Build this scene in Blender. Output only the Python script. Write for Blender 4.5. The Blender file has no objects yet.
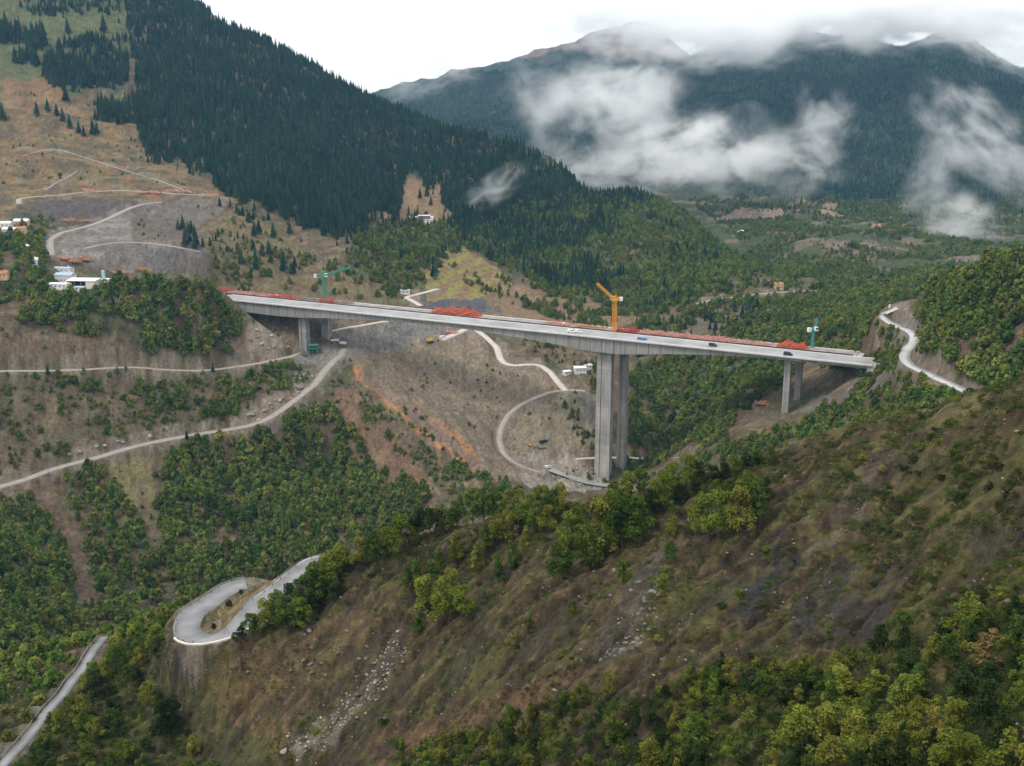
import bpy, math, random
import numpy as np
from mathutils import Vector, Matrix

NPHI, NR = 830, 1150
HAZE = 0.000042
# ------------------------------------------------------------------ camera model
W_, H_, FPX = 1024.0, 766.0, 1100.0
HORIZON = 95.0
PITCH = math.atan((H_ / 2 - HORIZON) / FPX)
CP, SP = math.cos(PITCH), math.sin(PITCH)

def ray(px, py):
    """azimuth and slope (dz per horizontal metre) of the sight line through a point of the photograph"""
    x = (px - W_ / 2) / FPX
    y = (H_ / 2 - py) / FPX
    dx, dy, dz = x, y * SP + CP, y * CP - SP
    return math.atan2(dx, dy), dz / math.hypot(dx, dy)

def to_px(X, Y, Z):
    d = Y * CP - Z * SP
    u = Y * SP + Z * CP
    d = np.maximum(d, 1e-3)
    return W_ / 2 + FPX * X / d, H_ / 2 - FPX * u / d

# ------------------------------------------------------------------ noise
def _hash(ix, iy, seed):
    h = (ix.astype(np.int64) * 374761393 + iy.astype(np.int64) * 668265263 + seed * 974711) & 0xffffffff
    h = ((h ^ (h >> 13)) * 1274126177) & 0xffffffff
    return (h ^ (h >> 16)) & 0xffffffff

def pnoise(x, y, seed=0):
    ix, iy = np.floor(x), np.floor(y)
    fx, fy = x - ix, y - iy
    ux, uy = fx * fx * fx * (fx * (fx * 6 - 15) + 10), fy * fy * fy * (fy * (fy * 6 - 15) + 10)
    def g(ox, oy):
        a = _hash(ix + ox, iy + oy, seed) * (2 * math.pi / 4294967296.0)
        return np.cos(a) * (fx - ox) + np.sin(a) * (fy - oy)
    a, b, c, d = g(0, 0), g(1, 0), g(0, 1), g(1, 1)
    return ((a * (1 - ux) + b * ux) * (1 - uy) + (c * (1 - ux) + d * ux) * uy) * 1.5

def fbm(x, y, seed=0, octv=4, gain=0.5):
    s, a = 0, 1.0
    for k in range(octv):
        s = s + a * pnoise(x * 2 ** k + 17.3 * k, y * 2 ** k - 9.1 * k, seed + k)
        a *= gain
    return s

# ------------------------------------------------------------------ terrain: surveyed points (photo x, photo y, metres from the camera)
CT = []          # azimuth, log range, slope
def P(*pts):
    for px, py, r in pts:
        a, t = ray(px, py)
        CT.append((a, math.log(r), t))
def PZ(px, r, z):
    a, _ = ray(px, 400)
    CT.append((a, math.log(r), z / r))
def crest(px, py, r, k=1.12, drop=0.35):
    a, t = ray(px, py)
    CT.append((a, math.log(r), t))
    r2 = r * k
    CT.append((a, math.log(r2), (t * r - drop * (r2 - r)) / r2))

# foreground spur, falling to the left
P((1024,766,105),(1024,680,128),(1024,600,148),(1024,500,180),(1024,430,204),
  (900,766,115),(900,700,138),(900,600,170),(900,500,208),(900,450,228),
  (780,766,130),(780,700,152),(780,600,186),(780,520,218),(780,480,236),
  (640,766,150),(640,700,166),(640,600,200),(640,550,224),
  (500,766,172),(500,700,190),(500,620,218),(500,570,242),
  (400,766,200),(400,700,220),(400,620,246),(400,570,264),
  (300,766,226),(300,700,243),(300,640,260),(300,605,272),
  (200,766,250),(200,700,264),(230,648,266),(190,655,275),
  (215,612,298),(245,590,316),(170,640,290),(140,650,305),(150,690,284),
  (100,766,265),(100,700,290),(95,650,328),(50,700,300),(10,755,280),(0,766,278),(-60,766,285),(-80,700,330),
  (1100,766,95),(1100,600,140),(1150,450,190))
for c in ((1024,377,222),(960,396,236),(900,414,250),(850,428,256),(790,446,258),(730,470,256),(690,484,254),
          (640,500,252),(580,508,256),(520,518,264),(470,526,268),(420,538,276),(380,548,280),(330,563,290),(285,578,306),(1100,350,205),(1180,330,195)):
    crest(*c, k=1.25, drop=0.62)
for c in ((245,586,322),(200,606,306),(170,628,300),(125,640,322),(85,645,338),(30,668,336),(-40,690,345)):
    crest(*c, k=1.3, drop=0.55)
for px in (-200, 0, 300, 512, 760, 1024, 1224):
    PZ(px, 3, -2.9); PZ(px, 12, -11.5); PZ(px, 40, -36); PZ(px, 75, -62)
# bottom of the ravine behind the spur
for px, r, z in ((-60,480,-295),(0,480,-296),(100,470,-290),(200,470,-280),(300,520,-292),(300,640,-322),(400,620,-325),(500,640,-318),(600,660,-315),
                 (400,420,-215),(500,420,-205),(600,420,-205),(700,430,-200),(800,430,-185),(900,420,-160),(1024,400,-135),(1100,380,-115),
                 (700,600,-270),(800,560,-235),(900,520,-195),(1024,480,-160)):
    PZ(px, r, z)
# left hillside below the two benched roads
P((0,640,585),(50,640,590),(0,560,690),(0,525,745),(100,600,670),(100,520,765),(200,580,705),(200,520,775),(300,540,745),(330,470,860),(340,520,770),
  (0,488,800),(100,455,832),(200,435,862),(280,415,892),(330,378,945),(345,352,990),
  (0,430,850),(100,412,872),(200,402,892),(260,392,915),(0,374,890),(150,369,918),(230,366,938),(300,359,1000),
  (0,345,905),(100,342,925),(200,340,942),(260,338,965),(285,345,990),(320,358,1020),(305,361,1010),(335,349,1030),
  (-80,480,800),(-80,370,890))
P((20,312,945),(60,290,965),(100,286,970),(110,300,950),(160,300,955),(210,310,962))
for c in ((0,303,962),(30,294,970),(65,281,985),(105,277,985),(150,271,985),(190,275,992),(225,293,996),(255,318,995),(-60,300,970)):
    crest(*c, k=1.07, drop=0.5)
# spur with the orange scar and spoil slopes behind it
P((352,372,960),(400,410,895),(460,455,845),(515,486,800),(380,440,870),(420,480,820),(450,500,770),(330,400,915),
  (380,350,1030),(350,328,1065),(400,330,1065),(460,336,1060),(430,380,985),(470,400,950),(500,430,915),(490,380,985),(540,462,880),
  (535,366,1010),(560,390,975),(590,400,960),(600,440,905),(570,350,1060),(520,340,1080),(605,370,1020),
  (575,478,868),(545,486,850),(640,462,905),(620,480,865))
# slopes behind the bridge, left
P((230,301,1085),(215,302,1110),(262,311,1080),(285,325,1060),(225,284,1165),(190,276,1160),(260,292,1160),(250,262,1210),(300,290,1180),(300,270,1230),(350,305,1150),(400,292,1190),(400,262,1300),(440,300,1160),(480,292,1260),(470,270,1350),
  (440,250,1430),(540,305,1250),(510,280,1370),(600,320,1200),(560,330,1130))
# grey cut and hillside, upper left
P((150,264,1150),(100,266,1130),(200,262,1170),(100,240,1225),(150,238,1240),(200,236,1260),(150,212,1370),(220,206,1390),(60,222,1330),(20,206,1390),
  (0,252,1140),(30,272,1085),(0,282,1060),(40,240,1200),(0,222,1310),(60,200,1420),(200,192,1450),
  (0,150,1650),(0,100,1850),(0,50,2050),(0,0,2260),(-60,-40,2400),(100,150,1650),(100,100,1850),(100,50,2050),(100,0,2250),(110,-50,2450),(-80,150,1650),
  (200,150,1690),(200,80,2000),(250,200,1470),(300,150,1780),(300,220,1420),(300,105,2020),(380,180,1750),(420,217,1540),(400,150,1950),(480,190,1780),(480,230,1560),(350,250,1310))
for c in ((190,2,2320),(250,36,2300),(300,64,2270),(360,96,2210),(420,122,2130),(480,140,2040),(530,154,1980),(556,161,1940),(572,182,1930),(590,200,1930),(150,-25,2380)):
    crest(*c, k=1.1, drop=0.5)
# wooded hill in the middle distance and slopes across the river
P((550,240,1560),(620,250,1520),(600,300,1290),(700,270,1450),(680,305,1260),(640,338,1150),(700,338,1120),(640,380,1050),(700,400,1000),(660,440,935),
  (760,340,1100),(740,375,1020),(620,215,1700),(540,195,1800),(560,270,1420),(690,240,1600),(750,265,1560))
for c in ((600,198,1830),(640,199,1830),(668,205,1810),(690,219,1790),(722,246,1740),(750,264,1660)):
    crest(*c, k=1.1, drop=0.3)
# valley beyond, right
P((800,320,1150),(850,305,1220),(800,288,1400),(850,268,1600),(800,240,1900),(900,245,1900),(800,215,2250),(720,205,2450),(900,215,2400),(960,230,2250),(1000,205,2600),(1024,235,2300),(1100,220,2500),(660,200,2450))
for c in ((880,288,1310),(830,300,1260),(930,275,1400)):
    crest(*c, k=1.06, drop=0.3)
# far mountains
P((700,185,2750),(820,188,2750),(940,190,2800),(1024,190,2850),(1100,180,2900),(820,120,3300),(900,120,3300),(1000,120,3300),(760,120,3300),(820,70,3650),(940,70,3650),
  (600,165,3000),(500,150,3300),(640,130,3700),(690,110,3500),(600,110,3900),(500,110,3900),(440,120,4000),(560,70,4250),(640,70,4300))
for c in ((300,100,4300),(400,88,4350),(440,78,4400),(480,62,4450),(540,46,4500),(600,34,4550),(660,32,4500),(700,52,3950),(740,45,3950),(790,36,3950),(850,36,3950),(900,48,3950),(950,34,3950),(985,52,3900),(1024,74,3850),(1100,110,3800),(1200,130,3800)):
    crest(*c, k=1.12, drop=0.3)
for px in (-200, 0, 200, 400, 600, 800, 1024, 1224):
    PZ(px, 5600, -250); PZ(px, 14000, -300)
# right hill, roads of the right bank, spur under the abutment
P((1024,372,610),(1024,340,660),(1024,300,705),(1000,320,690),(960,330,690),(960,300,735),(940,345,680),(968,392,632),(935,374,655),(908,358,718),(902,340,768),(905,325,800),(888,314,850),(903,308,858),
  (872,371,815),(850,383,805),(850,405,760),(850,430,700),(900,395,668),(900,410,620),(794,413,820),(776,415,835),(812,408,818),(800,432,740),(790,448,690),(750,425,800),(700,442,820),(720,460,740),(760,392,870),(830,378,850),(860,352,900),(840,340,960),(650,470,850),(680,470,780),(940,400,600),(985,395,600))
P((868,381,798),(880,374,800),(876,352,838),(850,352,870))
for px, r, z in ((893,960,-225),(912,960,-215),(870,930,-215),(935,930,-190)): PZ(px, r, z)
for c in ((893,305,866),(912,300,862),(940,285,800),(970,272,760),(1000,264,745),(1024,257,735),(1080,240,720),(1160,225,720)):
    crest(*c, k=1.12, drop=0.6)

CT = np.array(CT)
def rbf_fit(c):
    n = len(c)
    d = np.sqrt((c[:, None, 0] - c[None, :, 0]) ** 2 + (c[:, None, 1] - c[None, :, 1]) ** 2 + RC2)
    A = np.zeros((n + 3, n + 3))
    A[:n, :n] = d + np.eye(n) * 1e-4 * -1
    A[:n, n], A[:n, n + 1], A[:n, n + 2] = 1, c[:, 0], c[:, 1]
    A[n:, :n] = A[:n, n:].T
    b = np.zeros(n + 3); b[:n] = c[:, 2]
    return np.linalg.solve(A, b)
RC2 = 0.02 ** 2
RW = rbf_fit(CT)

phis = np.concatenate([np.radians(np.linspace(-75, -37, 20, endpoint=False)), np.radians(np.linspace(-37, -27, 60, endpoint=False)),
                       np.radians(np.linspace(-27, 27, NPHI)), np.radians(np.linspace(27, 37, 61)[1:]), np.radians(np.linspace(37, 75, 21)[1:])])
lrs = np.concatenate([np.linspace(math.log(3), math.log(92), 40, endpoint=False), np.linspace(math.log(92), math.log(4700), NR), np.linspace(math.log(4700), math.log(6600), 24)[1:]])
NP, NRR = len(phis), len(lrs)
R = np.exp(lrs)
def rbf_eval(a, v):
    out = np.empty(a.shape)
    n = len(CT)
    for s in range(0, len(a), 20000):
        aa, vv = a[s:s + 20000, None].astype(np.float32), v[s:s + 20000, None].astype(np.float32)
        d = np.sqrt((aa - CT[None, :, 0].astype(np.float32)) ** 2 + (vv - CT[None, :, 1].astype(np.float32)) ** 2 + np.float32(RC2))
        out[s:s + 20000] = d @ RW[:n].astype(np.float32) + RW[n] + RW[n + 1] * aa[:, 0] + RW[n + 2] * vv[:, 0]
    return out
# coarse evaluation, then bilinear refinement (the surface is smooth between surveyed points)
ga = np.clip(phis, -0.62, 0.62)
KA, KV = 3, 3
ia, iv = np.unique(np.append(np.arange(0, NP, KA), NP - 1)), np.unique(np.append(np.arange(0, NRR, KV), NRR - 1))
AA, VV = np.meshgrid(ga[ia], lrs[iv])
T0 = rbf_eval(AA.ravel(), VV.ravel()).reshape(AA.shape)
T1 = np.empty((len(iv), NP))
for k in range(len(iv)):
    T1[k] = np.interp(np.arange(NP), ia, T0[k])
T2 = np.empty((NRR, NP))
rr = np.arange(NRR)
j = np.clip(np.searchsorted(iv, rr, side='right') - 1, 0, len(iv) - 2)
w = ((rr - iv[j]) / (iv[j + 1] - iv[j]))[:, None]
T2 = T1[j] * (1 - w) + T1[j + 1] * w
X = R[:, None] * np.sin(phis)[None, :]
Y = R[:, None] * np.cos(phis)[None, :]
Z = T2 * R[:, None]
# relief noise
rg = R[:, None] * np.ones((1, NP))
near = np.clip((420 - rg) / 80, 0, 1)
mid = (1 - near)
amp_mid = np.clip((rg - 420) / 300, 0, 1)
rx, ry = X * 0.82 + Y * 0.57, -X * 0.57 + Y * 0.82      # gullies run down to the left
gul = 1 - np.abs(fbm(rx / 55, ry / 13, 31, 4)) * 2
Z += near * (np.clip((rg - 60) / 60, 0, 1)) * (1.6 * fbm(X / 34, Y / 34, 3, 4) + 0.75 * fbm(X / 6, Y / 6, 5, 3) - 3.2 * np.clip(gul - 0.3, 0, 1) ** 1.3 + 0.35 * fbm(X / 1.6, Y / 1.6, 33, 2))
Z += amp_mid * (np.minimum(rg / 1000, 2.2) * 4.5 * fbm(X / 120, Y / 120, 9, 4) + 1.2 * fbm(X / 18, Y / 18, 11, 3))
spoil = np.clip((rg - 740) / 60, 0, 1) * np.clip((1130 - rg) / 60, 0, 1) * np.clip((phis[None, :] - ray(330, 400)[0]) / 0.03, 0, 1) * np.clip((ray(620, 400)[0] - phis[None, :]) / 0.03, 0, 1)
su, sv = X * 0.45 - Y * 0.89, X * 0.89 + Y * 0.45      # down towards the river, and across
RILL = fbm(su / 70, sv / 7.5, 35, 4)
Z += spoil * 1.1 * RILL
left_hill = np.clip((rg - 560) / 60, 0, 1) * np.clip((1000 - rg) / 40, 0, 1) * np.clip((ray(360, 400)[0] - phis[None, :]) / 0.03, 0, 1)
Z += left_hill * 1.5 * (fbm(X / 15, Y / 45, 37, 5))
far = np.clip((rg - 2300) / 900, 0, 1)
rid = 1 - np.abs(fbm(X / 520, Y / 700, 21, 4)) * 1.6
Z += far * 34 * (rid - 0.6)

# ------------------------------------------------------------------ line of sight -> point on the ground
def col_of(a):
    return np.searchsorted(phis, a)
def hit(px, py, rmin=90.0, rmax=None):
    """first point of the ground met by the sight line beyond rmin"""
    a, t = ray(px, py)
    c = int(np.clip(np.searchsorted(phis, a), 1, NP - 1))
    w = (a - phis[c - 1]) / (phis[c] - phis[c - 1])
    z = Z[:, c - 1] * (1 - w) + Z[:, c] * w
    s = z / R
    i0 = int(np.searchsorted(R, rmin))
    k = np.nonzero(s[i0:] >= t)[0]
    if len(k) == 0:
        i = NRR - 1
    else:
        i = i0 + int(k[0])
    r = R[i]
    if i > i0:
        f = (t - s[i - 1]) / max(1e-9, s[i] - s[i - 1])
        f = min(max(f, 0), 1)
        r = R[i - 1] * (1 - f) + R[i] * f
    if rmax and r > rmax:
        r = rmax
    return np.array([r * math.sin(a), r * math.cos(a), r * t])
def ground_z(x, y):
    a, r = math.atan2(x, y), math.hypot(x, y)
    c = int(np.clip(np.searchsorted(phis, a), 1, NP - 1)); i = int(np.clip(np.searchsorted(R, r), 1, NRR - 1))
    w = min(max((a - phis[c - 1]) / (phis[c] - phis[c - 1]), 0), 1); v = min(max((r - R[i - 1]) / (R[i] - R[i - 1]), 0), 1)
    return (Z[i - 1, c - 1] * (1 - w) + Z[i - 1, c] * w) * (1 - v) + (Z[i, c - 1] * (1 - w) + Z[i, c] * w) * v

# ------------------------------------------------------------------ roads: benched into the ground
ROADS = []   # (name, world polyline, half width, material key, lift)
def resample(p, step):
    d = np.concatenate([[0], np.cumsum(np.linalg.norm(np.diff(p[:, :2], axis=0), axis=1))])
    n = max(2, int(d[-1] / step) + 1)
    s = np.linspace(0, d[-1], n)
    return np.stack([np.interp(s, d, p[:, k]) for k in range(3)], 1)
def smooth(p, n):
    if n < 1: return p
    q = np.pad(p, ((n, n), (0, 0)), mode='edge')
    # reflect so that the ends keep their slope
    q[:n] = 2 * p[0] - p[1:n + 1][::-1]; q[-n:] = 2 * p[-1] - p[-n - 1:-1][::-1]
    k = np.ones(2 * n + 1) / (2 * n + 1)
    return np.stack([np.convolve(q[:, j], k, 'valid') for j in range(p.shape[1])], 1)
def road(name, pts, hw, mat, rmin, rmax=None, step=2.0, lift=0.2, bank=1.6, zs=6, xs=2, cut=True, level=False):
    global Z
    p = np.array([hit(x, y, rmin, rmax) for x, y in pts])
    p = resample(p, step)
    if len(p) > 2 * zs + 2:
        ps = smooth(p, zs)
        p[:, 2] = ps[:, 2]
        p[:, :2] = smooth(p, xs)[:, :2]
    if cut:
        lo, hi = p[:, :2].min(0) - 30, p[:, :2].max(0) + 30
        r0, r1 = max(3, np.hypot(p[:, 0], p[:, 1]).min() - 30), np.hypot(p[:, 0], p[:, 1]).max() + 30
        i0, i1 = np.searchsorted(R, r0), np.searchsorted(R, r1)
        an = np.arctan2(p[:, 0], p[:, 1]); da = 30 / r0
        c0, c1 = np.searchsorted(phis, an.min() - da), np.searchsorted(phis, an.max() + da)
        x, y, z = X[i0:i1, c0:c1].ravel(), Y[i0:i1, c0:c1].ravel(), Z[i0:i1, c0:c1].ravel()
        best = np.full(x.shape, 1e9); bz = np.zeros(x.shape)
        A, B = p[:-1], p[1:]
        for a, b in zip(A, B):
            m = (np.abs(x - (a[0] + b[0]) / 2) < 26 + step) & (np.abs(y - (a[1] + b[1]) / 2) < 26 + step)
            k = np.nonzero(m)[0]
            if len(k) == 0: continue
            ab = b[:2] - a[:2]
            u = np.clip(((x[k] - a[0]) * ab[0] + (y[k] - a[1]) * ab[1]) / (ab @ ab + 1e-9), 0, 1)
            d = np.hypot(x[k] - a[0] - u * ab[0], y[k] - a[1] - u * ab[1])
            better = d < best[k]
            kk = k[better]
            best[kk] = d[better]; bz[kk] = a[2] + u[better] * (b[2] - a[2])
        e = np.clip((best - hw - 1.2) / (hw * bank), 0, 1)
        w = 1 - e * e * (3 - 2 * e)
        w[best > 1e8] = 0
        z = z * (1 - w) + (bz - 0.02) * w
        Z[i0:i1, c0:c1] = z.reshape(i1 - i0, c1 - c0)
    ROADS.append((name, p, hw, mat, lift))
    return p

HAIRPIN = road('road', [(331,560.5),(322,562.5),(312,567),(296,577),(278,590),(262,603),(246,618),(233,629),(217,638),(201,641),(189,636),(186,627),(193,614),(207,602),(222,593),(236,588),(246,584)], 3.7, 'asphalt', 235, 330, step=1.0, lift=0.1, bank=1.1, zs=9, xs=3)
LOWROAD = road('road', [(104,637),(100,641),(93,651),(86,662),(80,672),(73,681),(63,693),(47,713),(34,729),(22,743),(10,757),(-6,775)], 1.4, 'asphalt', 262, 345, step=1.0, lift=0.1, bank=1.1, zs=9, xs=2)
road('dirt_road', [(-40,500),(0,487),(25,480),(50,470),(75,463),(100,457),(125,449),(150,443),(175,438),(200,434),(225,430),(250,426),(270,418),(285,408),(300,396),(315,384),(325,371),(334,361),(342,354),(345,349)], 3.6, 'gravel', 480, None, lift=0.3)
road('dirt_road', [(-40,374),(0,371),(40,371),(80,370),(110,368),(135,367),(165,370),(200,371),(230,368),(260,363),(280,359),(292,356),(300,353)], 2.5, 'track', 600, None, lift=0.3)
road('dirt_road', [(476,330),(485,336),(497,348),(500,358),(505,365),(515,366),(530,364),(540,365),(550,372),(557,381),(562,387),(566,391)], 3.2, 'pale_track', 700, None, lift=0.35)
road('dirt_road', [(585,391),(572,390),(562,390),(548,393),(535,398),(520,405),(508,415),(501,428),(499,440),(503,452),(512,461),(524,468),(540,472)], 2.6, 'track', 700, None, lift=0.35)
road('road', [(985,402),(968,393),(950,384),(937,377),(924,372),(911,366),(904,359),(906,351),(913,344),(916,336),(908,330),(897,327),(889,323),(882,318),(883,313),(890,310),(897,308)], 3.4, 'wet_concrete', 520, 930, lift=0.35)
road('road', [(51,256),(50,247),(50,240),(61,233),(78,229),(94,224.5),(108,219),(122,212),(136,206),(150,203),(162,202)], 3.6, 'gravel', 1080, None, lift=0.4)
road('dirt_road', [(19,204),(19,199),(33,197),(61,195),(87,192),(117,190.5),(153,192),(176,194),(202,195),(228,198)], 3.2, 'track', 1300, None, lift=0.4)
road('dirt_road', [(84,249),(100,245),(122,242),(145,243),(164,245),(183,248),(201,252)], 2.4, 'gravel', 1100, None, lift=0.4)
road('dirt_road', [(696,304),(712,300),(722,298),(740,297),(760,294),(775,293),(800,291),(826,291)], 2.2, 'track', 1100, None, lift=0.4)
road('dirt_road', [(328,332),(345,328),(360,326),(373,323.5),(388,321)], 2.6, 'pale_track', 960, None, lift=0.35)
road('dirt_road', [(421,306),(411,300),(405,297.5),(417,294.5),(428,291.5),(438,289)], 2.8, 'pale_track', 1080, None, lift=0.35)
road('dirt_road', [(441,340),(449,336.5),(458,333),(465,329.5)], 4.0, 'pale_track', 960, None, lift=0.35)
road('path', [(22,156),(40,151),(58,149),(80,156),(105,164),(130,172),(160,181),(186,191)], 0.8, 'track', 1300, None, lift=0.4)
road('path', [(45,190),(58,182),(70,176),(77,171)], 0.8, 'track', 1300, None, lift=0.4)
road('dirt_road', [(575,459),(590,458),(606,457.5),(625,458),(660,459),(685,457)], 1.8, 'pale_track', 760, None, lift=0.35)

ROADMASK = np.zeros(X.shape, bool); VERGE = np.zeros(X.shape, bool)
for name, p, hw, mat, lift in ROADS:
    q = resample(p, 2.0)
    an = np.arctan2(q[:, 0], q[:, 1]); rr_ = np.hypot(q[:, 0], q[:, 1])
    for a_, r_ in zip(an, rr_):
        for msk, dr_ in ((ROADMASK, hw + 1.2), (VERGE, hw + (2.2 if r_ < 400 else 4.0))):
            i0, i1 = np.searchsorted(R, r_ - dr_), np.searchsorted(R, r_ + dr_) + 1
            c0, c1 = np.searchsorted(phis, a_ - dr_ / r_), np.searchsorted(phis, a_ + dr_ / r_) + 1
            msk[i0:i1, c0:c1] = True
TN = Z / R[:, None]
CM = np.maximum.accumulate(TN, 0)
PX, PY = to_px(X, Y, Z)
RG = R[:, None] * np.ones((1, NP))

# ------------------------------------------------------------------ what the ground is made of (traced, then fixed to the ground where it lies)
JX = 5.0 * fbm(X / np.maximum(RG * 0.016, 1.5), Y / np.maximum(RG * 0.016, 1.5), 41, 3)
JY = 5.0 * fbm(X / np.maximum(RG * 0.016, 1.5) + 31, Y / np.maximum(RG * 0.016, 1.5) - 7, 43, 3)
def poly_mask(poly, r0, r1, jit=1.0):
    m = (RG >= r0) & (RG < r1)
    xs = [q[0] for q in poly]; ys = [q[1] for q in poly]
    m &= (PX > min(xs) - 12) & (PX < max(xs) + 12) & (PY > min(ys) - 12) & (PY < max(ys) + 12)
    k = np.nonzero(m)
    x, y = PX[k] + jit * JX[k], PY[k] + jit * JY[k]
    inside = np.zeros(x.shape, bool)
    n = len(poly)
    for i in range(n):
        (x0, y0), (x1, y1) = poly[i], poly[(i + 1) % n]
        if y0 == y1: continue
        c = ((y0 > y) != (y1 > y)) & (x < (x1 - x0) * (y - y0) / (y1 - y0) + x0)
        inside ^= c
    out = np.zeros(X.shape, bool)
    out[k] = inside
    return out
def mixc(C, m, col):
    m = m[..., None]
    return C * (1 - m) + np.array(col) * m
def sstep(x, a, b):
    t = np.clip((x - a) / (b - a), 0, 1)
    return t * t * (3 - 2 * t)

n1 = fbm(X / 14, Y / 14, 51, 4)
n2 = fbm(X / 3.2, Y / 3.2, 55, 3)
n3 = fbm(X / 60, Y / 60, 57, 4)
n4 = fbm(X / 5, Y / 5, 59, 3)
COL = np.zeros(X.shape + (3,))
# near spur: brown soil, with thin grass
COL[:] = (0.080, 0.059, 0.033)
g = sstep(n1 + 0.5 * n2 + 0.25 * sstep(PX, 600, 1000), 0.1, 0.45)
COL = mixc(COL, 0.8 * g, (0.072, 0.073, 0.023))
COL = mixc(COL, 0.45 * sstep(n2 - 0.4 * n1, 0.25, 0.6), (0.14, 0.108, 0.05))
COL = mixc(COL, 0.6 * sstep(n4 + 0.4 * n3, 0.35, 0.6), (0.05, 0.042, 0.036))
# middle distance
midm = sstep(RG, 410, 430)
M = np.zeros(X.shape + (3,)); M[:] = (0.115, 0.086, 0.052)
M = mixc(M, sstep(n3 + 0.6 * n1, -0.1, 0.4), (0.075, 0.085, 0.04))
M = mixc(M, 0.7 * sstep(n1 - 0.3 * n3, 0.25, 0.55), (0.17, 0.125, 0.075))
M = mixc(M, 0.6 * sstep(fbm(X / 9, Y / 9, 63, 4) + 0.3 * n3, 0.15, 0.5), (0.055, 0.045, 0.036))
COL = COL * (1 - midm[..., None]) + M * midm[..., None]
farm = sstep(RG + 120 * n3, 1450, 1700) * (PX > 460) + sstep(RG, 2300, 2500) * (PX <= 460)
F = np.zeros(X.shape + (3,)); F[:] = (0.052, 0.064, 0.028)
F = mixc(F, 0.8 * sstep(fbm(X / 90, Y / 45, 61, 4), 0.15, 0.4), (0.17, 0.125, 0.09))
F = mixc(F, sstep(RG, 2450, 2750), (0.03, 0.045, 0.035))
COL = COL * (1 - farm[..., None]) + F * farm[..., None]

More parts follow.
